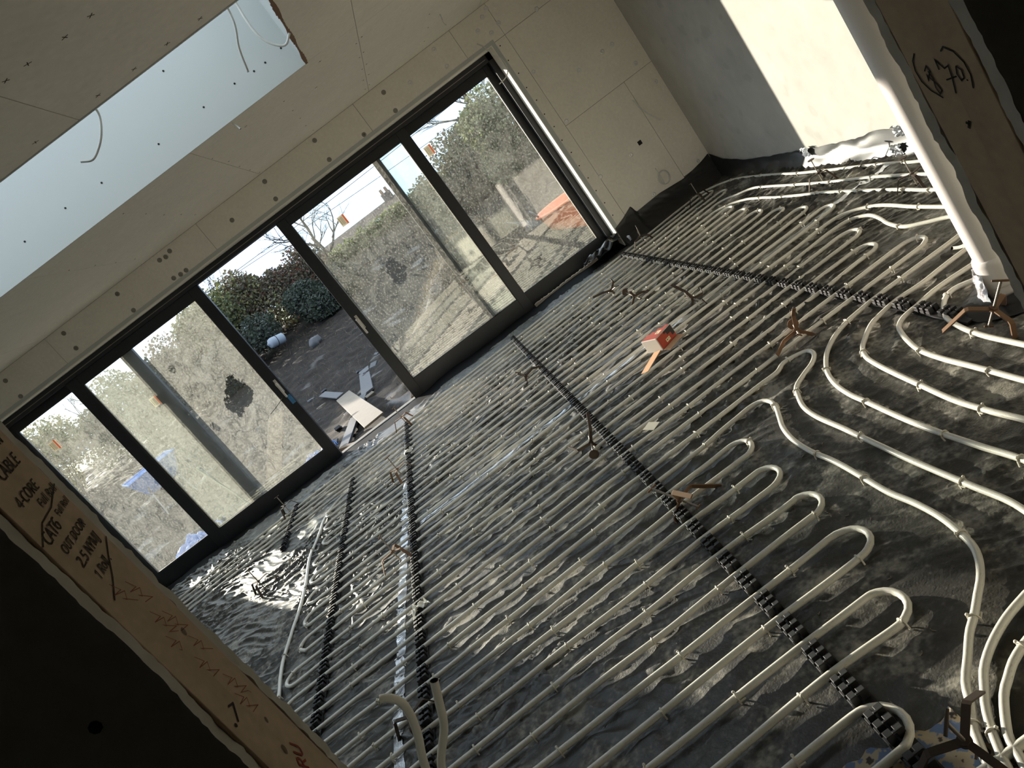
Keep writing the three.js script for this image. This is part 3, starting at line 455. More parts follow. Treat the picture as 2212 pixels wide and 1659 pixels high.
// ---------------------------------------------------------------- black clip rails
{
  const post = merge([at(rbox(0.020, 0.026, 0.021, 0.002, 1), -0.013, 0.021, 0), at(rbox(0.020, 0.026, 0.021, 0.002, 1), 0.013, 0.021, 0), at(rbox(0.005, 0.012, 0.024, 0.001, 1), -0.0245, 0.016, 0.003), at(rbox(0.026, 0.006, 0.006, 0.001, 1), 0.008, 0.035, 0.009)]);
  const rails = [[0.19, 0.30, 6.12, 'black clip rail crossing the pipes diagonally through the middle of the picture', 2], [1.46, 0.26, 4.80, 'black clip rail crossing the pipes from the right door jamb toward the white soil pipe', 1], [-1.04, 0.45, 6.2, 'black clip rail crossing the pipes below the open door gap', 0], [-1.62, 0.95, 6.0, 'black clip rail beside the small left end loops of the pipes', 0], [-2.285, 0.44, 1.42, 'short black clip rail holding four pipes by the left glass panel', 0]];
  for (const [x, za, zb, label] of rails) {
    const t = thing('clip_rail', label, 'clip rail', [x, 0.008, 0], 0, 'black pipe clip rails');
    mesh('base_strip', box(-0.027, 0.027, 0, 0.008, za, zb), M.blackPlastic, t);
    const k0 = Math.ceil((za - zk(0, x)) / 0.1405) - 1;
    for (let k = k0; k < 44; k++) for (const f of [0.25, 0.5, 0.75]) { const z = zk(k + f, x); if (z > za + 0.01 && z < zb - 0.01) { const o = mesh('clip', post, M.blackPlastic, t); o.position.set(0, 0, z); } }
  }
}

// ---------------------------------------------------------------- steel screed-level stands
{
  const leg = () => bar([V3(0.008, 0, 0), V3(0.07, 0.002, 0), V3(0.078, -0.003, 0), V3(0.083, -0.012, 0), V3(0.128, -0.092, 0)], 0.017, 0.0045, V3(0, 0, 1));
  const gLeg = [0, 1, 2].map((i) => leg().rotateY(i * 2.094));
  const gHub = merge([new THREE.CylinderGeometry(0.012, 0.012, 0.014, 6), new THREE.CylinderGeometry(0.015, 0.015, 0.005, 16)]);
  const pinPts = []; for (let i = 0; i <= 60; i++) pinPts.push(V3(0, -0.075 + i * 0.0031, 0));
  const gPin = sweep(pinPts, (t) => 0.0042 + 0.0006 * Math.sin(t * 60 * 2.1), 7, V3(0, 0, 1));
  const gTee = merge([at(new THREE.CylinderGeometry(0.0038, 0.0038, 0.05, 7).rotateZ(Math.PI / 2), 0, 0.113, 0)]);
  const gFoot = merge([at(new THREE.CylinderGeometry(0.0036, 0.0036, 0.026, 7).rotateZ(Math.PI / 2), 0, -0.074, 0)]);
  const gDisc = at(new THREE.CylinderGeometry(0.026, 0.026, 0.004, 20), 0, 0.115, 0);
  function stand(label, x, z, turn, tilt = [0, 0], mat = M.rust, top = 'tee', y = 0.10, sc = 1) {
    const t = thing('screed_stand', label, 'stand', [x, y, z], 0, 'rusty steel screed level stands'); t.rotation.set(tilt[0], turn, tilt[1]); t.scale.setScalar(sc);
    for (const g of gLeg) mesh('leg', g, mat, t);
    mesh('hub', gHub, mat, t); mesh('pin', gPin, M.zinc, t); mesh(top === 'disc' ? 'disc' : 'tee_bar', top === 'disc' ? gDisc : gTee, mat, t); mesh('foot', gFoot, mat, t);
    return t;
  }
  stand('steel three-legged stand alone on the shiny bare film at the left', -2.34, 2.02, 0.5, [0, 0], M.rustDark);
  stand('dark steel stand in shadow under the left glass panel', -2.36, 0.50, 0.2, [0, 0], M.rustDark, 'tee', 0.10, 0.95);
  stand('rusty steel stand just inside the open door gap', -1.04, 0.50, 0.9);
  stand('rusty steel stand on the rail, second one in from the open door gap', -1.10, 1.86, 0.4);
  stand('rusty steel stand with a bright pin in the left middle of the floor', -1.14, 3.24, 1.4);
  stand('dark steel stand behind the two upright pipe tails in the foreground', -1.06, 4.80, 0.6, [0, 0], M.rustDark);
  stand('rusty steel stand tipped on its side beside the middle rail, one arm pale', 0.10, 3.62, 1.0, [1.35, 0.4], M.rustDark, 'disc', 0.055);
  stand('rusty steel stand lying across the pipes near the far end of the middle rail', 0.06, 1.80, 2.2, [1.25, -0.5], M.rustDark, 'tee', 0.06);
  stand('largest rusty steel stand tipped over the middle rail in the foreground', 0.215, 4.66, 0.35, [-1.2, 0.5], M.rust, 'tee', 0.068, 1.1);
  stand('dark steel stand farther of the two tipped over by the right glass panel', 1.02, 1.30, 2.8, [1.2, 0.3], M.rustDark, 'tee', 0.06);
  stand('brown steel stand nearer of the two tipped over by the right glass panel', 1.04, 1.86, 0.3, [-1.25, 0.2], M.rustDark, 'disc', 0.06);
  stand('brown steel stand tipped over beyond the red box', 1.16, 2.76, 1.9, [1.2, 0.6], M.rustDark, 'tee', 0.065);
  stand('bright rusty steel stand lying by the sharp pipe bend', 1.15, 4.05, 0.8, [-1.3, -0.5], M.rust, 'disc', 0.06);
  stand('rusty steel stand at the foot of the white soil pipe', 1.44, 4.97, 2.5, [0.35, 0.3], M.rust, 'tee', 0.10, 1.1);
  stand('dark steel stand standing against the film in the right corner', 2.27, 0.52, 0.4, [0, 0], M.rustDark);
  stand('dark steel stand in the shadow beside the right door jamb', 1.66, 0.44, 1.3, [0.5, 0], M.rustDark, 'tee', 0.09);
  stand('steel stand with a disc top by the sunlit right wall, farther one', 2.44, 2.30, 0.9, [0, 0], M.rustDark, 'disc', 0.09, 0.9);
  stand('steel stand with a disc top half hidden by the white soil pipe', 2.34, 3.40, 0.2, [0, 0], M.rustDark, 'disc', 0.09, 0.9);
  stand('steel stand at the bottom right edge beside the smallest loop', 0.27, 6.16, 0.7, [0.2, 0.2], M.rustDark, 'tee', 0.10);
}

// ---------------------------------------------------------------- soil pipe and other uprights
{
  const t = thing('soil_pipe', 'white plastic soil pipe rising beside the right door jamb, sunlit low down', 'pipe', [1.622, 0, 4.80]);
  mesh('tube', new THREE.CylinderGeometry(0.055, 0.055, CH - 0.13, 40, 1).translate(0, 0.13 + (CH - 0.13) / 2, 0), M.pvc, t);
  mesh('socket', new THREE.LatheGeometry([[0.055, 0.185], [0.062, 0.18], [0.066, 0.165], [0.0665, 0.08], [0.064, 0.07], [0.060, 0.068]].map((p) => new THREE.Vector2(...p)), 40), M.pvc, t);
  mesh('stub', new THREE.LatheGeometry([[0.0, 0.006], [0.058, 0.006], [0.060, 0.01], [0.060, 0.085]].map((p) => new THREE.Vector2(...p)), 32), M.pvc, t);
  mesh('foil_wrap', sheet(30, 10, (u, v) => { const a = 2.9 + u * 2.3, r = 0.071 + 0.012 * Math.abs(n2(u * 7, v * 5)) + 0.02 * (1 - v); return [Math.cos(a) * r, 0.012 + v * 0.13, -Math.sin(a) * -r]; }), M.foil, t);
  mesh('film_collar', sheet(30, 6, (u, v) => { const a = u * 6.283, r = 0.075 + 0.10 * v + 0.012 * n2(u * 9, v * 3); return [Math.cos(a) * r, 0.028 * (1 - v) + 0.012, Math.sin(a) * r]; }), M.film, t);
}
single('pipe_cable', 'pale cable looping down the front of the white soil pipe', 'cable', sweep(smooth([[1.69, 0.62, 4.765], [1.668, 0.44, 4.745], [1.654, 0.35, 4.738], [1.645, 0.31, 4.736], [1.635, 0.255, 4.735], [1.632, 0.197, 4.734], [1.64, 0.146, 4.73], [1.656, 0.107, 4.725], [1.675, 0.076, 4.735]], 0.02), 0.006, 7), M.cable);
single('cable_tail', 'short curled cable end sticking out left of the white soil pipe', 'cable', sweep(smooth([[1.64, 0.27, 4.737], [1.625, 0.238, 4.732], [1.612, 0.234, 4.728], [1.594, 0.235, 4.725], [1.577, 0.242, 4.723], [1.56, 0.252, 4.723]], 0.015), 0.0065, 7), M.cable);
const tailLabel = ['curved upright pipe tail bending left in the foreground', 'straighter upright pipe tail beside the bent one in the foreground'];
[[[-0.85, 0.0, 5.66], [-0.83, 0.25, 5.63], [-0.785, 0.42, 5.6], [-0.745, 0.50, 5.6], [-0.725, 0.555, 5.6], [-0.72, 0.60, 5.6], [-0.738, 0.63, 5.6], [-0.755, 0.64, 5.6]], [[-0.86, 0.0, 5.60], [-0.82, 0.22, 5.6], [-0.76, 0.38, 5.6], [-0.68, 0.475, 5.6], [-0.652, 0.53, 5.6], [-0.622, 0.592, 5.6]]].forEach((l, i) => {
  const t = thing('pipe_tail', tailLabel[i], 'pipe', [0, 0, 0], 0, 'upright pipe tails in the foreground');
  const d = smooth(l, 0.015); mesh('tube', sweep(d, 0.0112, 10, V3(0, 0, 1)), M.clip, t);
  const e = d.at(-1), f = d.at(-4), dir = V3().subVectors(e, f).normalize(); const o = mesh('open_end', sweep([e.clone().addScaledVector(dir, -0.002), e.clone().addScaledVector(dir, 0.0006)], 0.0078, 10, V3(0, 0, 1)), M.rustDark, t);
});
single('earth_cable', 'yellow and brown striped cable end at the bottom edge in the foreground', 'cable', sweep(smooth([[-0.98, 0.02, 5.75], [-0.93, 0.30, 5.62], [-0.895, 0.42, 5.55]], 0.02), 0.012, 8, V3(0, 0, 1)), std({ roughness: 0.5, map: tex(64, 64, (u, v) => (Math.sin((v * 2 + u) * 6.283) > 0.2 ? [0.62, 0.52, 0.16] : [0.30, 0.22, 0.10])) }));

// ---------------------------------------------------------------- loose items on the floor
{
  const t = thing('red_box', 'red and black carton with a white edge lying on the pipes', 'box', [0.80, 0.034, 3.02], 0.5);
  mesh('carton', at(rbox(0.15, 0.085, 0.13, 0.004), 0, 0.045, 0), std({ color: lin(0.62, 0.56, 0.48), roughness: 0.7 }), t);
  const c = document.createElement('canvas'); c.width = 128; c.height = 96; const q = c.getContext('2d'); q.fillStyle = '#a8402a'; q.fillRect(0, 0, 128, 96); q.fillStyle = '#2a2522'; q.fillRect(76, 0, 52, 40); q.fillRect(58, 0, 30, 18); q.fillRect(104, 40, 24, 30); q.fillStyle = '#e3d6b2'; q.fillRect(48, 54, 34, 26); q.fillStyle = '#7a6a4a'; q.fillRect(53, 60, 10, 10); q.fillRect(68, 62, 10, 4);
  const m = new THREE.CanvasTexture(c); m.colorSpace = THREE.SRGBColorSpace; const mm = std({ map: m, roughness: 0.6 });
  const top = new THREE.PlaneGeometry(0.14, 0.12).rotateX(-Math.PI / 2).translate(0, 0.0882, 0), fr2 = new THREE.PlaneGeometry(0.142, 0.078).translate(0, 0.045, 0.0656); mesh('printed_top', top, mm, t); mesh('printed_side', fr2, mm, t);
  mesh('flap', at(rbox(0.15, 0.002, 0.05, 0.0008, 1), 0, 0.004, 0.095, 0.14), std({ color: lin(0.55, 0.34, 0.20), roughness: 0.8 }), t);
}
single('cardboard_flap', 'orange-brown cardboard strip beside the red carton', 'cardboard', at(rbox(0.055, 0.003, 0.19, 0.001), 0.665, 0.037, 3.14, 0, -0.9, 0.1), std({ color: lin(0.58, 0.33, 0.17), roughness: 0.8 }));
single('paper_card', 'small beige square of card lying on the pipes right of the middle rail', 'card', at(rbox(0.055, 0.002, 0.075, 0.0006, 1), 0.375, 0.038, 3.87, 0.1, 0.5, 0.06), std({ color: lin(0.58, 0.54, 0.44), roughness: 0.8 }));
const scrapM = std({ color: lin(0.80, 0.77, 0.68), roughness: 0.7, side: THREE.DoubleSide });
const scrap = (label, x, z, s, seed) => single('paper_scrap', label, 'scrap', sheet(10, 8, (u, v) => [x + (u - 0.5) * s * (0.6 + 0.5 * v) , 0.043 + 0.022 * n2(u * 2 + seed, v * 2) , z + (v - 0.5) * s * 0.8 * (0.7 + 0.3 * n2(u * 3, seed))]), scrapM, 'pale torn scraps on the rail');
scrap('torn pale scrap on the rail below the open door gap', -1.05, 1.40, 0.13, 1);
scrap('torn pale scrap on the rail in the left middle of the floor', -1.02, 3.93, 0.10, 5);
single('insulation_strip', 'light foam edge strip along the sill under the right glass panel', 'insulation', (() => { const g = new THREE.BoxGeometry(0.76, 0.05, 0.03, 80, 2, 1); const p = g.attributes.position; for (let i = 0; i < p.count; i++) if (p.getY(i) > 0.02) p.setY(i, 0.025 + 0.007 * n2(p.getX(i) * 30, 3)); g.translate(0.95, 0.030, -0.165); g.computeVertexNormals(); return boxUV(g); })(), std({ color: lin(0.52, 0.46, 0.38), roughness: 0.9, bumpMap: rep(tFine, 6, 6), bumpScale: 0.006 }));
const foilAt = (label, x, y, z, s, seed) => single('foil_tape', label, 'foil tape', sheet(14, 12, (u, v) => [x - 0.03 * Math.abs(n2(u * 5 + seed, v * 5)) - 0.006, y + (v - 0.5) * s, z + (u - 0.5) * s * 1.3]), M.foil, 'crumpled foil tape patches on the right wall');
foilAt('crumpled foil tape patch at the left edge of the sunlit wall', 2.715, 0.12, 1.75, 0.07, 2);
foilAt('crumpled foil tape patch high on the film near the white soil pipe', 2.715, 0.17, 2.88, 0.07, 7);
foilAt('crumpled foil tape patch at the foot of the right wall near the white soil pipe', 2.70, 0.05, 2.80, 0.075, 11);
foilAt('crumpled foil tape patch in the corner beside the right jamb', 1.66, 0.07, 0.10, 0.05, 17);
{ // broken card and film scraps at the bottom edge
  single('torn_paper_sheet', 'torn pale printed paper under the rail end at the bottom right', 'paper', sheet(24, 16, (u, v) => { const x = 0.02 + u * 0.30, z = 5.96 + v * 0.20 + 0.05 * u + 0.02 * n2(u * 4, 6); return [x, memY(x, z) + 0.004 + 0.004 * n2(u * 5, v * 5), z]; }, (p) => [p[0] * 3, p[2] * 3]), std({ roughness: 0.8, side: THREE.DoubleSide, map: tex(128, 128, (u, v) => { const a = tn(u, v, 9, 3); return a > 0.12 ? [0.40, 0.48, 0.62] : a < -0.25 ? [0.25, 0.22, 0.2] : [0.70, 0.64, 0.55]; }) }));
}
for (let i = 0, c = 0; c < 34 && i < 400; i++) { const x = rr(0.1, 1.3), z = rr(4.3, 6.1); if (n2(x * 2, z * 2) > -0.2) { c++; const o = single('pipe_staple', 'loose bent staple lying on the dusty film in the right foreground', 'staple', gStaple(), M.zinc, 'loose staples on the film'); o.position.set(x, memY(x, z) + 0.002, z); o.rotation.set(0, rr(0, 6), rr(-0.3, 0.3)); } }
function gStaple() { return gStaple.g ??= merge([at(new THREE.BoxGeometry(0.014, 0.002, 0.002), 0, 0, 0), at(new THREE.BoxGeometry(0.002, 0.006, 0.002), 0.006, 0.003, 0)]); }

// ---------------------------------------------------------------- cables on walls and ceiling
const wire = (label, pts, r = 0.0048) => single('cable', label, 'cable', sweep(smooth(pts, 0.012), r, 7, V3(0.3, 0.2, 1)), M.cable);
wire('white cable hanging in the rooflight, straighter of the two at its right end', [[-0.02, 2.66, 4.08], [-0.03, 2.56, 3.9], [-0.05, 2.49, 3.9], [-0.09, 2.42, 3.9], [-0.12, 2.33, 3.9]]);
wire('white cable looping across the right end of the rooflight', [[0.02, 2.86, 3.4], [0.01, 2.73, 3.3], [0.0, 2.65, 3.3], [-0.0, 2.57, 3.3], [0.02, 2.51, 3.3], [0.075, 2.46, 3.3], [0.125, 2.49, 3.3]], 0.006);
wire('white cable curling out of the middle of the rooflight edge', [[-0.68, 2.60, 4.08], [-0.69, 2.54, 3.9], [-0.73, 2.48, 3.9], [-0.78, 2.44, 3.9], [-0.83, 2.42, 3.9], [-0.87, 2.44, 3.9]]);
wire('thin cable dangling from a ceiling board joint near the top edge', [[1.19, 2.50, 1.0], [1.185, 2.47, 1.0], [1.175, 2.44, 1.01], [1.18, 2.41, 1.02]], 0.004);
wire('white cable draped over the top right corner of the doors', [[1.50, 2.27, 0.003], [1.53, 2.22, 0.012], [1.555, 2.13, 0.03], [1.60, 2.04, 0.035], [1.597, 1.95, 0.03], [1.55, 1.90, 0.02], [1.46, 1.885, 0.01]]);
wire('white cable end sticking out of the wall right of the doors', [[2.40, 1.06, 0.0], [2.40, 1.02, 0.03], [2.405, 0.96, 0.05], [2.44, 0.87, 0.05], [2.50, 0.77, 0.05]], 0.006);
{ const l = []; for (let i = 0; i <= 60; i++) { const a = -2.1 - i / 60 * 6.283 * 1.9; l.push([2.255 + Math.cos(a) * (0.062 - (i > 30 ? 0.012 : 0)), 0.335 - 0.02 + Math.sin(a) * 0.065 - (i > 30 ? 0.004 : 0), 0.016 + 0.012 * Math.sin(i * 0.2)]); } wire('white cable coiled in a ring low on the wall right of the doors', [[2.235, 0.43, 0.0], [2.23, 0.42, 0.015], ...l], 0.0042); }
single('cable_stub', 'white cable stub at the front edge of the rooflight', 'cable', sweep(smooth([[-0.42, 2.495, 2.46], [-0.41, 2.46, 2.46], [-0.405, 2.44, 2.47]], 0.01), 0.005, 6), M.cable);

// ================================================================ THE GARDEN OUTSIDE
function groundY(x, z) {
  const bank = sstep(-6, -15.5, z) * 1.15 * (0.8 + 0.25 * n2(x * 0.12, z * 0.1)), mound = 1.0 * Math.exp(-0.5 * (((x - 0.55) / 0.85) ** 2 + ((z + 3.6) / 1.0) ** 2));
  const rough = 0.055 * fbm(x * 0.9, z * 0.9, 4) + 0.05 * fbm(x * 3.6, z * 3.6, 3) * (1 + 1.5 * mound), rut = -0.05 * Math.exp(-(((z + 6.6 + 0.25 * x) / 0.35) ** 2));
  return -0.2 + bank + mound + rough + rut - 0.05 * sstep(1.1, 2.0, x) * sstep(-6, -1, z);
}
const tSoil = tex(1024, 1024, (u, v) => { const a = tn(u, v, 6, 5), b = tn(u, v, 70, 3), c = sstep(0.15, 0.5, tn(u, v, 26, 3)); const m = 0.125 + a * 0.08 + b * 0.10 + c * 0.07; return [m * 1.10, m * 0.96, m * 0.84]; });
const tSoilR = tex(512, 512, (u, v) => { const m = 0.97 - 0.55 * sstep(0.22, 0.42, tn(u, v, 5, 5)); return [m, m, m]; }, false);
{
  const g = sheet(330, 300, (u, v) => { const x = -22 + 38 * u, t = v, z = -0.43 - 29 * t; return [x, groundY(x, z), z]; }, (p) => [p[0], p[2]]);
  const o = single('garden_ground', 'rough dark soil rising to a bank outside the glass doors', 'ground', g, new THREE.MeshPhysicalMaterial({ specularIntensity: 0.35, map: rep(tSoil, 0.45, 0.45), roughnessMap: rep(tSoilR, 0.16, 0.16), roughness: 1, bumpMap: rep(tSoil, 1.6, 1.6), bumpScale: 0.03 })); o.userData.kind = 'structure'; o.name = 'ground';
  const f = new THREE.PlaneGeometry(240, 170).rotateX(-Math.PI / 2); f.translate(0, 0.55, -29 - 85); single('far_field', 'far grassy ground behind the garden hedge', 'ground', f, std({ color: lin(0.07, 0.10, 0.035), roughness: 1 })).userData.kind = 'structure';
}
// leaves: a folded rhombus, many copies on one shrub
const gLeaf = (() => { const g = new THREE.BufferGeometry(); g.setAttribute('position', new THREE.Float32BufferAttribute([0, 0, 0, 0.5, 0.12, 0.28, 0, 0.06, 1, -0.5, 0.12, 0.28], 3)); g.setIndex([0, 1, 2, 0, 2, 3]); g.computeVertexNormals(); return g; })();
const leafM = new THREE.MeshPhysicalMaterial({ color: 0xffffff, roughness: 0.55, transmission: 0.35, thickness: 0, side: THREE.DoubleSide });
leafM.roughness = 0.85;
const barkM = std({ color: lin(0.06, 0.048, 0.036), roughness: 0.9 });
function foliage(parent, n, shape, size, cols) {
  const im = new THREE.InstancedMesh(gLeaf, leafM, n); im.name = 'foliage'; im.userData.kind = 'stuff'; im.castShadow = im.receiveShadow = true;
  const m = new THREE.Matrix4(), q = new THREE.Quaternion(), e = new THREE.Euler(), c = new THREE.Color();
  for (let i = 0; i < n; i++) { const p = shape(); e.set(rr(-1.5, 1.5), rr(0, 6.28), rr(-1.5, 1.5)); q.setFromEuler(e); const s = size * rr(0.6, 1.35); m.compose(p, q, V3(s, s, s)); im.setMatrixAt(i, m); const k = cols[Math.floor(rnd() * cols.length)], j = rr(0.45, 0.9); c.setRGB(k[0] * j, k[1] * j, k[2] * j); im.setColorAt(i, c); }
  parent.add(im); return im;
}
const OLIVE = [[0.10, 0.12, 0.035], [0.14, 0.15, 0.05], [0.07, 0.09, 0.03]], YELLOW = [[0.24, 0.24, 0.06], [0.16, 0.18, 0.05], [0.30, 0.27, 0.09]], RED = [[0.20, 0.075, 0.045], [0.16, 0.10, 0.05], [0.12, 0.09, 0.04]], DARK = [[0.025, 0.04, 0.02], [0.04, 0.055, 0.025]], BROWN = [[0.16, 0.12, 0.07], [0.10, 0.08, 0.05], [0.13, 0.13, 0.06]], IVY = [[0.20, 0.24, 0.05], [0.12, 0.17, 0.04], [0.28, 0.28, 0.09]];
function shrub(label, x, z, rx_, h, n, cols, size = 0.07) {
  n = Math.round(n * 2.6);
  const y = groundY(x, Math.max(z, -29)), t = thing('garden_shrub', label, 'shrub', [x, y, z], 0, 'shrubs of the garden hedge');
  const lumps = []; for (let i = 0; i < 7; i++) lumps.push([rr(-0.6, 0.6) * rx_, rr(0.25, 0.85) * h, rr(-0.5, 0.5) * rx_ * 0.7, rr(0.35, 0.6) * Math.min(rx_, h)]);
  foliage(t, n, () => { const l = lumps[Math.floor(rnd() * 7)], a = rr(0, 6.283), b = Math.acos(rr(-1, 1)), r = l[3] * Math.pow(rnd(), 0.4); return V3(l[0] + Math.sin(b) * Math.cos(a) * r, Math.max(0.02, l[1] + Math.cos(b) * r), l[2] + Math.sin(b) * Math.sin(a) * r); }, size, cols);
  const st = []; for (let i = 0; i < 7; i++) { const l = lumps[i]; st.push(sweep(smooth([[l[0] * 0.2, -0.05, l[2] * 0.2], [l[0] * 0.5 + rr(-0.1, 0.1), l[1] * 0.5, l[2] * 0.5], [l[0], l[1] + l[3] * 0.5, l[2]]], 0.25), (q) => 0.022 * (1 - 0.7 * q), 5)); }
  mesh('branches', merge(st), barkM, t); return t;
}
shrub('olive hedge shrub behind the blue wheelbarrow, at the far left', -13.6, -14.2, 1.7, 2.1, 5200, OLIVE);
shrub('yellowish hedge shrub just right of the wheelbarrow', -11.2, -13.9, 1.6, 1.95, 5200, YELLOW);
shrub('olive hedge shrub seen through the left sliding leaf', -9.0, -14.4, 1.6, 1.95, 5200, OLIVE);
shrub('brownish hedge shrub left of the open gap', -7.2, -14.0, 1.4, 1.8, 4600, BROWN);
shrub('sunny olive hedge shrub at the left of the open gap', -5.7, -14.6, 1.5, 1.95, 6200, [...OLIVE, ...YELLOW]);
shrub('golden leaved hedge shrub in the middle of the open gap', -4.4, -14.9, 1.3, 1.85, 5600, [...YELLOW, ...RED, ...BROWN]);
shrub('reddish hedge shrub at the right of the open gap', -3.3, -15.2, 1.1, 1.75, 5000, [...RED, ...BROWN]);
shrub('dark hedge shrub low in the open gap', -5.2, -12.6, 1.5, 1.0, 4800, DARK);
shrub('dark ivy mound below the fence', -2.6, -13.2, 1.2, 0.9, 4200, DARK);
shrub('dark hedge shrub behind the right glass panel', 2.0, -13.6, 1.5, 1.15, 5000, [...DARK, ...BROWN]);
shrub('brown bramble hedge at the centre of the right glass panel', 3.0, -14.6, 1.5, 1.45, 5200, [...BROWN, ...OLIVE]);
shrub('tall glossy leaved bush at the right of the right glass panel', 3.55, -11.4, 1.25, 2.0, 7500, [...OLIVE, [0.30, 0.32, 0.16], [0.22, 0.25, 0.08]]);
shrub('red leaved bush at the top corner of the right glass panel', 4.6, -12.6, 1.1, 2.5, 5200, RED);
shrub('dark shrub in shade at the right edge outside', 4.9, -9.6, 1.2, 1.2, 4000, DARK);
function bareTree(label, x, z, h, seed, spread = 0.5) {
  const t = thing('bare_tree', label, 'tree', [x, groundY(x, Math.max(z, -29)) - 0.1, z], 0, 'leafless trees beyond the hedge'), parts = [];
  const grow = (p, d, len, r, lvl) => {
    const a = V3(d.x + rr(-0.18, 0.18), d.y + rr(-0.1, 0.2), d.z + rr(-0.18, 0.18)).normalize(), m = p.clone().addScaledVector(d, len * 0.5), e = m.clone().addScaledVector(a, len * 0.5);
    parts.push(sweep([p, m, e], (q) => r * (1 - 0.42 * q), lvl < 2 ? 7 : 4, V3(0.31, 0.2, 0.93), false));
    if (lvl >= 5) return; const n = lvl < 1 ? 4 : 3;
    for (let i = 0; i < n; i++) { const q = rr(0.35, 1), s = p.clone().lerp(e, q), k = spread * (lvl ? 1 : 1.2), nd = V3(a.x + rr(-1, 1) * k * 1.7, a.y * 0.9 + rr(-0.25, 0.35), a.z + rr(-1, 1) * k * 1.7).normalize(); grow(s, nd, len * rr(0.6, 0.82), r * 0.52, lvl + 1); }
  };
  grow(V3(0, 0, 0), V3(0, 1, 0), h * 0.36, h * 0.022, 0);
  mesh('branches', merge(parts), barkM, t); return t;
}
bareTree('bare tree with fine twigs filling the sky over the open gap', -6.6, -20, 4.6, 1, 0.6);
bareTree('bare tree behind the hedge at the left end of the doors', -11.5, -19, 4.4, 2, 0.6);
bareTree('bare spreading tree left of the house roof', -3.2, -27, 5.4, 3, 0.6);
bareTree('bare tree at the upper right behind the glossy bush', 4.2, -18, 5.0, 4, 0.6);
{ // dark pine
  const t = thing('pine_tree', 'small dark pine against the sky in the right glass panel', 'tree', [4.75, 0.5, -30]);
  foliage(t, 3600, () => { const k = Math.floor(rnd() * 5), c = [[0, 1.4, 0, 0.7], [0.6, 1.7, 0, 0.6], [-0.7, 1.1, 0, 0.6], [0.2, 2.2, 0, 0.45], [1.1, 2.2, 0, 0.5]][k], a = rr(0, 6.28), b = Math.acos(rr(-1, 1)), r = c[3] * Math.cbrt(rnd()); return V3(c[0] + Math.sin(b) * Math.cos(a) * r, c[1] + Math.cos(b) * r * 0.7, Math.sin(b) * Math.sin(a) * r); }, 0.14, [[0.018, 0.03, 0.03], [0.03, 0.045, 0.04]]);
  mesh('trunk', sweep([V3(0, 0, 0), V3(0.05, 1.2, 0), V3(0.2, 2.3, 0)], (q) => 0.12 * (1 - 0.7 * q), 7), barkM, t);
}
{ // neighbour's house
  const t = thing('neighbour_house', 'brown roofed house with a chimney beyond the garden fence', 'house', [0, 0, -36]);
  mesh('wall', box(-4.6, 0.8, -1.5, 0.95, -4, 0), std({ color: lin(0.34, 0.25, 0.20), roughness: 0.9 }), t);
  const roof = new THREE.Shape(); roof.moveTo(0.35, 0.82); roof.lineTo(-2, 2.34); roof.lineTo(-4.35, 0.82); roof.lineTo(-4.25, 0.72); roof.lineTo(-2, 2.2); roof.lineTo(0.25, 0.72);
  const rg = new THREE.ExtrudeGeometry(roof, { depth: 5.8, bevelEnabled: false }).rotateY(-Math.PI / 2).translate(1.0, 0, 0); const rp = rg.attributes.position; rg.computeVertexNormals();
  mesh('roof', rg, std({ color: lin(0.16, 0.115, 0.09), roughness: 0.85, bumpMap: rep(tFine, 2, 2), bumpScale: 0.02 }), t);
  const ch = mesh('chimney', box(0.05, 0.65, 1.7, 2.72, -2.3, -1.8), std({ color: lin(0.12, 0.09, 0.08), roughness: 0.9 }), t);
  for (const x of [0.2, 0.5]) mesh('chimney_pot', at(new THREE.CylinderGeometry(0.08, 0.10, 0.28, 10), x, 2.85, -2.05), std({ color: lin(0.25, 0.14, 0.09), roughness: 0.9 }), ch);
  const sk = mesh('roof_window', at(rbox(0.50, 0.06, 0.75, 0.02), -0.85, 1.62, -0.95, 0.575), std({ color: lin(0.05, 0.05, 0.055), roughness: 0.5 }), t);
  mesh('pane', at(rbox(0.38, 0.03, 0.62, 0.01), -0.85, 1.66, -0.94, 0.575), std({ color: lin(0.30, 0.42, 0.48), roughness: 0.08, metalness: 0.6 }), sk);
}
{ // fence of boards with ivy along the top
  const t = thing('board_fence', 'grey board fence with ivy along its top below the house', 'fence', [-3.4, 0, -16.4], 0.04);
  const fm = [0, 1, 2].map((i) => std({ color: lin(0.15 + 0.03 * i, 0.12 + 0.025 * i, 0.09 + 0.02 * i), roughness: 0.9 })), gb = rbox(0.145, 1.35, 0.018, 0.003, 1);
  for (let i = 0; i < 42; i++) { const o = mesh('board', gb, fm[i % 3], t); o.position.set(i * 0.15, 0.95 + 0.02 * Math.sin(i * 2.3), (i % 2) * 0.012); o.rotation.z = 0.01 * Math.sin(i * 5); }
  foliage(t, 5200, () => V3(rr(-0.1, 6.3), 1.5 + 0.16 * n2(rr(0, 9), 1) + rr(-0.22, 0.16), rr(-0.06, 0.16)), 0.075, IVY);
}
const plankM = [std({ color: lin(0.30, 0.26, 0.21), roughness: 0.8, map: rep(tPlaster, 2, 2) }), std({ color: lin(0.14, 0.15, 0.18), roughness: 0.7, map: rep(tPlaster, 3, 3) }), std({ color: lin(0.24, 0.16, 0.09), roughness: 0.8, map: rep(tPlaster, 3, 3) })];  // pale, blue-grey and tan base colours
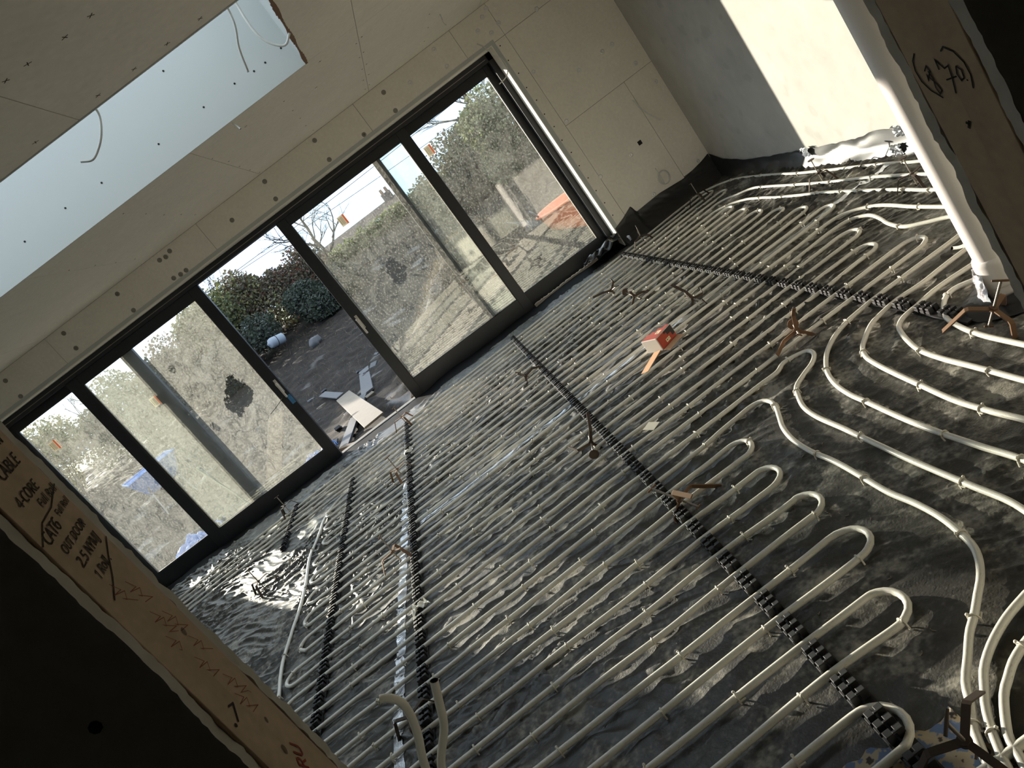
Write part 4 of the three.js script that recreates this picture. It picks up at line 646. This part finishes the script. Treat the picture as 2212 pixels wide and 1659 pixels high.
function plank(label, a, b, w, th, mat, lift = 0.03, name = 'plank', cat = 'plank') {
  const A = V3(a[0], (a[2] ?? groundY(a[0], a[1])) + lift, a[1]), B = V3(b[0], (b[2] ?? groundY(b[0], b[1])) + lift, b[1]), L = A.distanceTo(B), o = single(name, label, cat, rbox(w, th, L, 0.003), mat);
  o.position.copy(A).lerp(B, 0.5); o.lookAt(B); return o;
}
plank('broad pale board lying from the sill into the garden through the open gap', [-2.28, -4.50], [-1.45, -0.62, -0.06], 0.25, 0.022, plankM[0], 0.07);
plank('blue-grey plank, farther piece beyond the broad pale board', [-2.02, -6.1], [-1.76, -3.3], 0.20, 0.03, plankM[1], 0.03);
plank('blue-grey plank, nearer piece crossing under the broad pale board', [-1.84, -3.4], [-2.05, -1.2], 0.15, 0.03, plankM[1], 0.02);
plank('short white board left of the broad pale board', [-2.90, -6.35], [-2.36, -4.75], 0.14, 0.02, plankM[1], 0.05);
plank('pale timber batten just outside the sill in the open gap', [-2.05, -1.22], [-1.62, -0.72], 0.055, 0.035, plankM[2], 0.05);
plank('tan board leaning in the garden behind the left sliding leaf', [-3.15, -2.3, -0.12], [-3.0, -3.6, 0.32], 0.26, 0.02, plankM[2], 0.03);
plank('short batten piece at the edge of the soil mound by the gap', [-0.98, -0.55, -0.08], [-0.90, -0.75, 0.02], 0.03, 0.03, plankM[2], 0.05);
for (let i = 0; i < 26; i++) { const x = rr(-3.4, -1.2), z = rr(-7.5, -1.2), s = rr(0.05, 0.16), o = single('rubble_piece', 'small pale scrap of rubble on the soil in the open gap', 'rubble', rbox(s, s * 0.3, s * rr(0.5, 1.2), 0.006, 1), plankM[i % 3 === 0 ? 0 : 1], 'rubble scraps on the garden soil'); o.position.set(x, groundY(x, z) + s * 0.12, z); o.rotation.set(rr(-0.3, 0.3), rr(0, 6), rr(-0.3, 0.3)); }
{ const g = new THREE.IcosahedronGeometry(0.16, 2), p = g.attributes.position; for (let i = 0; i < p.count; i++) { const v = V3(p.getX(i), p.getY(i), p.getZ(i)); v.multiplyScalar(1 + 0.25 * n3(v.x * 8, v.y * 8, v.z * 8)); p.setXYZ(i, v.x, v.y * 0.8, v.z); } const q = mergeVertices(g); q.computeVertexNormals(); const o = single('stone', 'single grey stone on the dark bank in the open gap', 'stone', q, std({ color: lin(0.09, 0.09, 0.095), roughness: 0.9 })); o.position.set(-3.25, groundY(-3.25, -11.2) + 0.08, -11.2); }
{ const t = thing('plastic_drum', 'pale plastic drum lying on the dark bank in the open gap', 'drum', [-4.15, groundY(-4.15, -12.4) + 0.42, -12.2]); t.scale.setScalar(0.7); t.rotation.set(0.3, 0.5, 1.2); mesh('body', new THREE.LatheGeometry([[0, -0.3], [0.16, -0.3], [0.185, -0.27], [0.185, 0.18], [0.15, 0.27], [0.05, 0.3], [0.05, 0.34], [0, 0.34]].map((p) => new THREE.Vector2(...p)), 24), std({ color: lin(0.20, 0.23, 0.27), roughness: 0.6 }), t); mesh('hoop', new THREE.TorusGeometry(0.187, 0.012, 6, 24).rotateX(Math.PI / 2), M.dark, t); }
{ // tipped wheelbarrow
  const t = thing('wheelbarrow', 'blue wheelbarrow standing outside the leftmost glass panel', 'wheelbarrow', [-6.15, groundY(-6.15, -6.6), -6.6], 0.5), blue = std({ color: lin(0.07, 0.20, 0.48), roughness: 0.45, side: THREE.DoubleSide });
  const lo = [[-0.28, -0.32], [0.28, -0.32], [0.28, 0.30], [-0.28, 0.30]], hi = [[-0.46, -0.62], [0.46, -0.62], [0.46, 0.52], [-0.46, 0.52]], P = [];
  for (let i = 0; i < 4; i++) { const j = (i + 1) % 4; P.push(lo[i][0], 0.42, lo[i][1], hi[i][0], 0.80, hi[i][1], hi[j][0], 0.80, hi[j][1], lo[i][0], 0.42, lo[i][1], hi[j][0], 0.80, hi[j][1], lo[j][0], 0.42, lo[j][1]); }
  P.push(-0.28, 0.42, -0.32, 0.28, 0.42, -0.32, 0.28, 0.42, 0.30, -0.28, 0.42, -0.32, 0.28, 0.42, 0.30, -0.28, 0.42, 0.30);
  const g = new THREE.BufferGeometry(); g.setAttribute('position', new THREE.Float32BufferAttribute(P, 3)); g.computeVertexNormals(); mesh('tray', g, blue, t);
  mesh('rim', sweep([...hi, hi[0]].map(([a, b]) => V3(a, 0.80, b)), 0.016, 6), blue, t);
  for (const s of [-1, 1]) { mesh('handle', sweep(smooth([[s * 0.30, 0.62, 1.15], [s * 0.28, 0.50, 0.6], [s * 0.20, 0.36, -0.2], [s * 0.06, 0.20, -0.80]], 0.1), 0.016, 6), M.zinc, t); mesh('leg', sweep(smooth([[s * 0.26, 0.42, 0.35], [s * 0.30, 0.0, 0.42]], 0.1), 0.015, 6), M.zinc, t); }
  mesh('wheel', at(new THREE.TorusGeometry(0.15, 0.05, 8, 20).rotateY(Math.PI / 2), 0, 0.20, -0.82), M.dark, t);
}
const crump = (label, x, z, s, seed) => single('blue_sheet', label, 'plastic sheet', sheet(24, 24, (u, v) => { const a = x + (u - 0.5) * s, b = z + (v - 0.5) * s * 0.8; return [a + 0.1 * n2(u * 2, seed), groundY(a, b) + 0.06 + 0.12 * Math.abs(n2(u * 3 + seed, v * 3)), b]; }), std({ color: lin(0.10, 0.20, 0.46), roughness: 0.4, side: THREE.DoubleSide }), 'blue plastic sheets outside');
crump('crumpled blue sheet low outside the leftmost glass panel', -4.2, -1.9, 0.5, 2); crump('crumpled blue sheet outside the foot of the left sliding leaf', -2.32, -1.35, 0.42, 6);
{ // orange builder's tub outside the right panel
  const t = thing('orange_tub', 'orange plastic builder tub outside the right glass panel', 'tub', [1.92, groundY(1.92, -3.0) - 0.03, -3.0]);
  mesh('body', new THREE.LatheGeometry([[0.0, 0.0], [0.30, 0.0], [0.33, 0.03], [0.42, 0.44], [0.44, 0.46], [0.455, 0.45], [0.46, 0.43], [0.44, 0.42], [0.41, 0.43], [0.32, 0.05], [0.0, 0.03]].map((p) => new THREE.Vector2(...p)), 40), std({ color: lin(0.78, 0.17, 0.05), roughness: 0.42 }), t);
  for (const s of [-1, 1]) mesh('handle', sweep(smooth([[s * 0.43, 0.46, -0.1], [s * 0.47, 0.56, -0.06], [s * 0.47, 0.56, 0.06], [s * 0.43, 0.46, 0.1]], 0.03), 0.014, 6), std({ color: lin(0.05, 0.05, 0.055), roughness: 0.6 }), t);
}
{ // dry grass and root fibres on the mound and the bank
  const t = thing('dry_grass', 'dry brown grass and roots on the soil mound outside the right sliding leaf', 'grass'); t.userData.kind = 'stuff';
  const blade = new THREE.BufferGeometry(); blade.setAttribute('position', new THREE.Float32BufferAttribute([-0.05, 0, 0, 0.05, 0, 0, 0.25, 1, 0.1], 3)); blade.computeVertexNormals();
  const im = new THREE.InstancedMesh(blade, leafM, 9000); im.name = 'blades'; im.castShadow = im.receiveShadow = true; const m = new THREE.Matrix4(), q = new THREE.Quaternion(), c = new THREE.Color();
  for (let i = 0; i < 9000; i++) { const near = i < 5200, x = near ? 0.5 + (rnd() + rnd() - 1) * 1.9 : rr(-9, 5), z = near ? -3.5 + (rnd() + rnd() - 1) * 2.0 : rr(-14, -6), s = rr(0.05, 0.15); q.setFromEuler(new THREE.Euler(rr(-0.9, 0.9), rr(0, 6.28), rr(-0.9, 0.9))); m.compose(V3(x, groundY(x, z) - 0.005, z), q, V3(s * 0.5, s, s)); im.setMatrixAt(i, m); const k = rr(0.4, 1.2); c.setRGB(0.20 * k, 0.15 * k, 0.08 * k); im.setColorAt(i, c); }
  t.add(im);
}
const overhead = std({ color: lin(0.02, 0.02, 0.022), roughness: 0.7 });
single('overhead_wire', 'overhead wire crossing the sky, lower of the two', 'wire', sweep(smooth([[-30, 4.6, -30], [-6, 3.7, -30], [8, 3.9, -30], [30, 4.9, -30]], 1), 0.014, 5), overhead, 'overhead wires');
single('overhead_wire', 'overhead wire crossing the sky, upper of the two', 'wire', sweep(smooth([[-30, 5.4, -32], [-2, 3.5, -34], [10, 3.2, -34], [30, 3.8, -32]], 1), 0.014, 5), overhead, 'overhead wires');

renderer.render(scene, camera);
